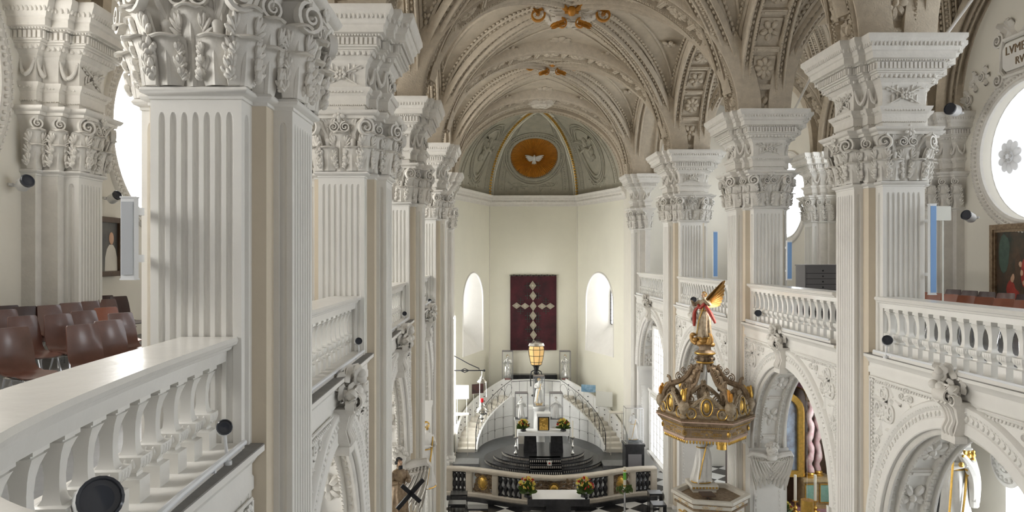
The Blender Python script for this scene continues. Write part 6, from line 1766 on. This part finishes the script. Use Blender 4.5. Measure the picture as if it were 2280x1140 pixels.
# black choir stools and kneelers
def stool(label, x, y, w, d, h, rz=0):
    h -= .28; t = thing('black_stool',label,'stool',(x,y,.28),rz,'black seats in the choir'); m = MB(); m.box(-w/2,w/2,-d/2,d/2,h-.07,h); part('seat',m,M['black'],t)
    for sx in (-1,1): m = MB(); m.box(sx*w/2-.03*(sx>0)-.0*(sx<0),sx*w/2+.03*(sx<0),-d/2+.02,d/2-.02,0,h-.07); part('side_panel',m,M['black'],t)
    m = MB(); m.box(-w/2+.03,w/2-.03,-.02,.02,.12,.2); part('stretcher',m,M['blackm'],t); return t
for px,py,d,w,h,lb in ((1022,1097,29.9,.66,1.0,'black bench with back at the left end of the communion rail'),(1018,1118,28.6,.66,.6,'black stool in front of the left bench'),(1064,1128,28.2,.75,.55,'low black stool left of the front altar'),(1458,1095,29.6,.5,1.0,'black seat at the right end of the communion rail'),(1466,1120,28.3,.5,.75,'black stool at the right pier foot below the candle')):
    stool(lb,at(px,py,d).x,d,w,.5,at(px,py,d).z)
o = MB().box(-1.35,.15,-.5,.5,.0,.16).build('grey_plinth',M['grey']); o.location = (6.6,35.6,.462); tag(o,'low grey stone plinth at the foot of the right staircase','plinth')
o = MB().box(-.1,1.1,-.5,.5,.0,.16).build('grey_plinth',M['grey']); o.location = (-1.6,35.9,.462); tag(o,'low grey stone plinth at the foot of the left staircase','plinth')
# tall arched leaded windows of the right chancel wall
for k,(yw,lb) in enumerate(((33.0,23),)):
    for zc_,zh,hw_ in ((E-4.7,1.5,1.9),(2.6,1.4,2.6)):
        xw_ = 7.55
        g = MB(); g.add([(xw_,yw-hw_,zc_-zh),(xw_,yw+hw_,zc_-zh),(xw_,yw+hw_,zc_+zh),(xw_,yw-hw_,zc_+zh)],[(0,3,2,1)])
        w = struct('window_%d' % (23+(zc_ < 3)), g, WINC, smooth=False)
        m = MB()
        for i in range(9): y_ = yw-hw_+2*hw_*i/8; m.tube([(xw_-.03,y_,zc_-zh),(xw_-.03,y_,zc_+zh)],.022,4)
        for i in range(9): z = zc_-zh+2*zh*i/8; m.tube([(xw_-.03,yw-hw_,z),(xw_-.03,yw+hw_,z)],.018,4)
        m.box(xw_-.1,xw_+.05,yw-hw_-.1,yw-hw_,zc_-zh-.1,zc_+zh+.1); m.box(xw_-.1,xw_+.05,yw+hw_,yw+hw_+.1,zc_-zh-.1,zc_+zh+.1); m.box(xw_-.2,xw_+.05,yw-hw_-.1,yw+hw_+.1,zc_-zh-.15,zc_-zh); m.box(xw_-.15,xw_+.05,yw-hw_-.1,yw+hw_+.1,zc_+zh,zc_+zh+.12)
        part('window_frame',m,M['plaster'],w)

g = MB(); g.box(-1.765,-1.75,36.9,39.1,1.6,7.2); w = struct('window_25', g, FILLC, smooth=False)  # added glowing pane, hidden from view, to brighten the chancel
m = MB()
for i in range(8): m.tube([(-1.74,36.9+.314*i,1.6),(-1.74,36.9+.314*i,7.2)],.018,4)
for i in range(15): m.tube([(-1.74,36.9,1.6+.4*i),(-1.74,39.1,1.6+.4*i)],.018,4)
part('glazing_bar',m,M['plaster'],w)

for (x0,y0),(x1,y1),d,lb in (((2092,97),(2172,-12),15.6,'thin white iron tie rod rising from the cornice of the big right pier'),((1764,254),(1806,170),22.4,'thin white iron tie rod above the second right pier')):
    a = at(x0,y0,d); b = at(x1,y1,d+.2); m = MB(); m.tube([(0,0,0),b-a],.035,8); m.ell(b-a,.06,8,6); o = m.build('tie_rod',M['plaster'],loc=a); tag(o,lb,'rod')
# ================================================================== camera, light
cam = bpy.data.cameras.new('camera'); co = bpy.data.objects.new('camera', cam); COL.objects.link(co)
co.location = (0,0,E); co.rotation_euler = (PI/2,0,0)
cam.sensor_width = 36; cam.sensor_fit = 'HORIZONTAL'; cam.lens = 36*F/2280
cam.shift_x = (1140-VX)/2280; cam.shift_y = (VY-570)/2280; cam.clip_start = .05; cam.clip_end = 200
bpy.context.scene.camera = co
w = bpy.data.worlds.new('world'); bpy.context.scene.world = w; w.use_nodes = True
bg = w.node_tree.nodes['Background']; bg.inputs[0].default_value = (0.95,0.97,1.0,1); bg.inputs[1].default_value = 0.22
def area(name, loc, rot, sx, sy, pw, col=(1,1,1)):
    l = bpy.data.lights.new(name,'AREA'); l.shape = 'RECTANGLE'; l.size = sx; l.size_y = sy; l.energy = pw; l.color = col
    o = bpy.data.objects.new(name,l); COL.objects.link(o); o.location = loc; o.rotation_euler = rot; return o
def spot(name, loc, target, pw, col=(1,.86,.66), size=radians(110), r=.25):
    l = bpy.data.lights.new(name,'SPOT'); l.energy = pw; l.color = col; l.spot_size = size; l.spot_blend = .7; l.shadow_soft_size = r
    o = bpy.data.objects.new(name,l); COL.objects.link(o); o.location = loc
    d = Vector(target)-Vector(loc); o.rotation_euler = d.to_track_quat('-Z','Y').to_euler(); return o
# added warm fill light behind the camera, from the unseen west end
area('west_window_light', (2.5,-3.5,E+1.5), (PI/2,0,0), 8, 8, 60, (1,.90,.76))
# spotlights on the gallery ledges wash the vault
for x,y,pw in ((-1.75,5.7,150),(-1.75,12.0,230),(-1.75,18.7,260),(6.75,13.4,150),(6.75,20.0,200),(6.75,27.6,260),(-1.7,26.3,260)):
    tx = 6.5 if x < 0 else -1.5
    spot('ledge_spot_light', (x,y,E-1.15), (tx,y+3,4.5), pw, (1,.95,.87), radians(105), .12)
    spot('ledge_vault_light', (x*1.0+(.15 if x < 0 else -.15),y,E-1.0), (2.5+(2 if x < 0 else -2),y+3.5,E+8), pw*.25, (1,.86,.66), radians(80), .12)
sc = bpy.context.scene
sc.view_settings.view_transform = 'Standard'; sc.view_settings.look = 'None'; sc.view_settings.gamma = 1; sc.view_settings.exposure = -0.05
sc.view_settings.use_curve_mapping = False
sc.cycles.max_bounces = 5; sc.cycles.diffuse_bounces = 4; sc.cycles.glossy_bounces = 2; sc.cycles.transparent_max_bounces = 6
sc.cycles.caustics_reflective = False; sc.cycles.caustics_refractive = False
sc.cycles.use_denoising = True
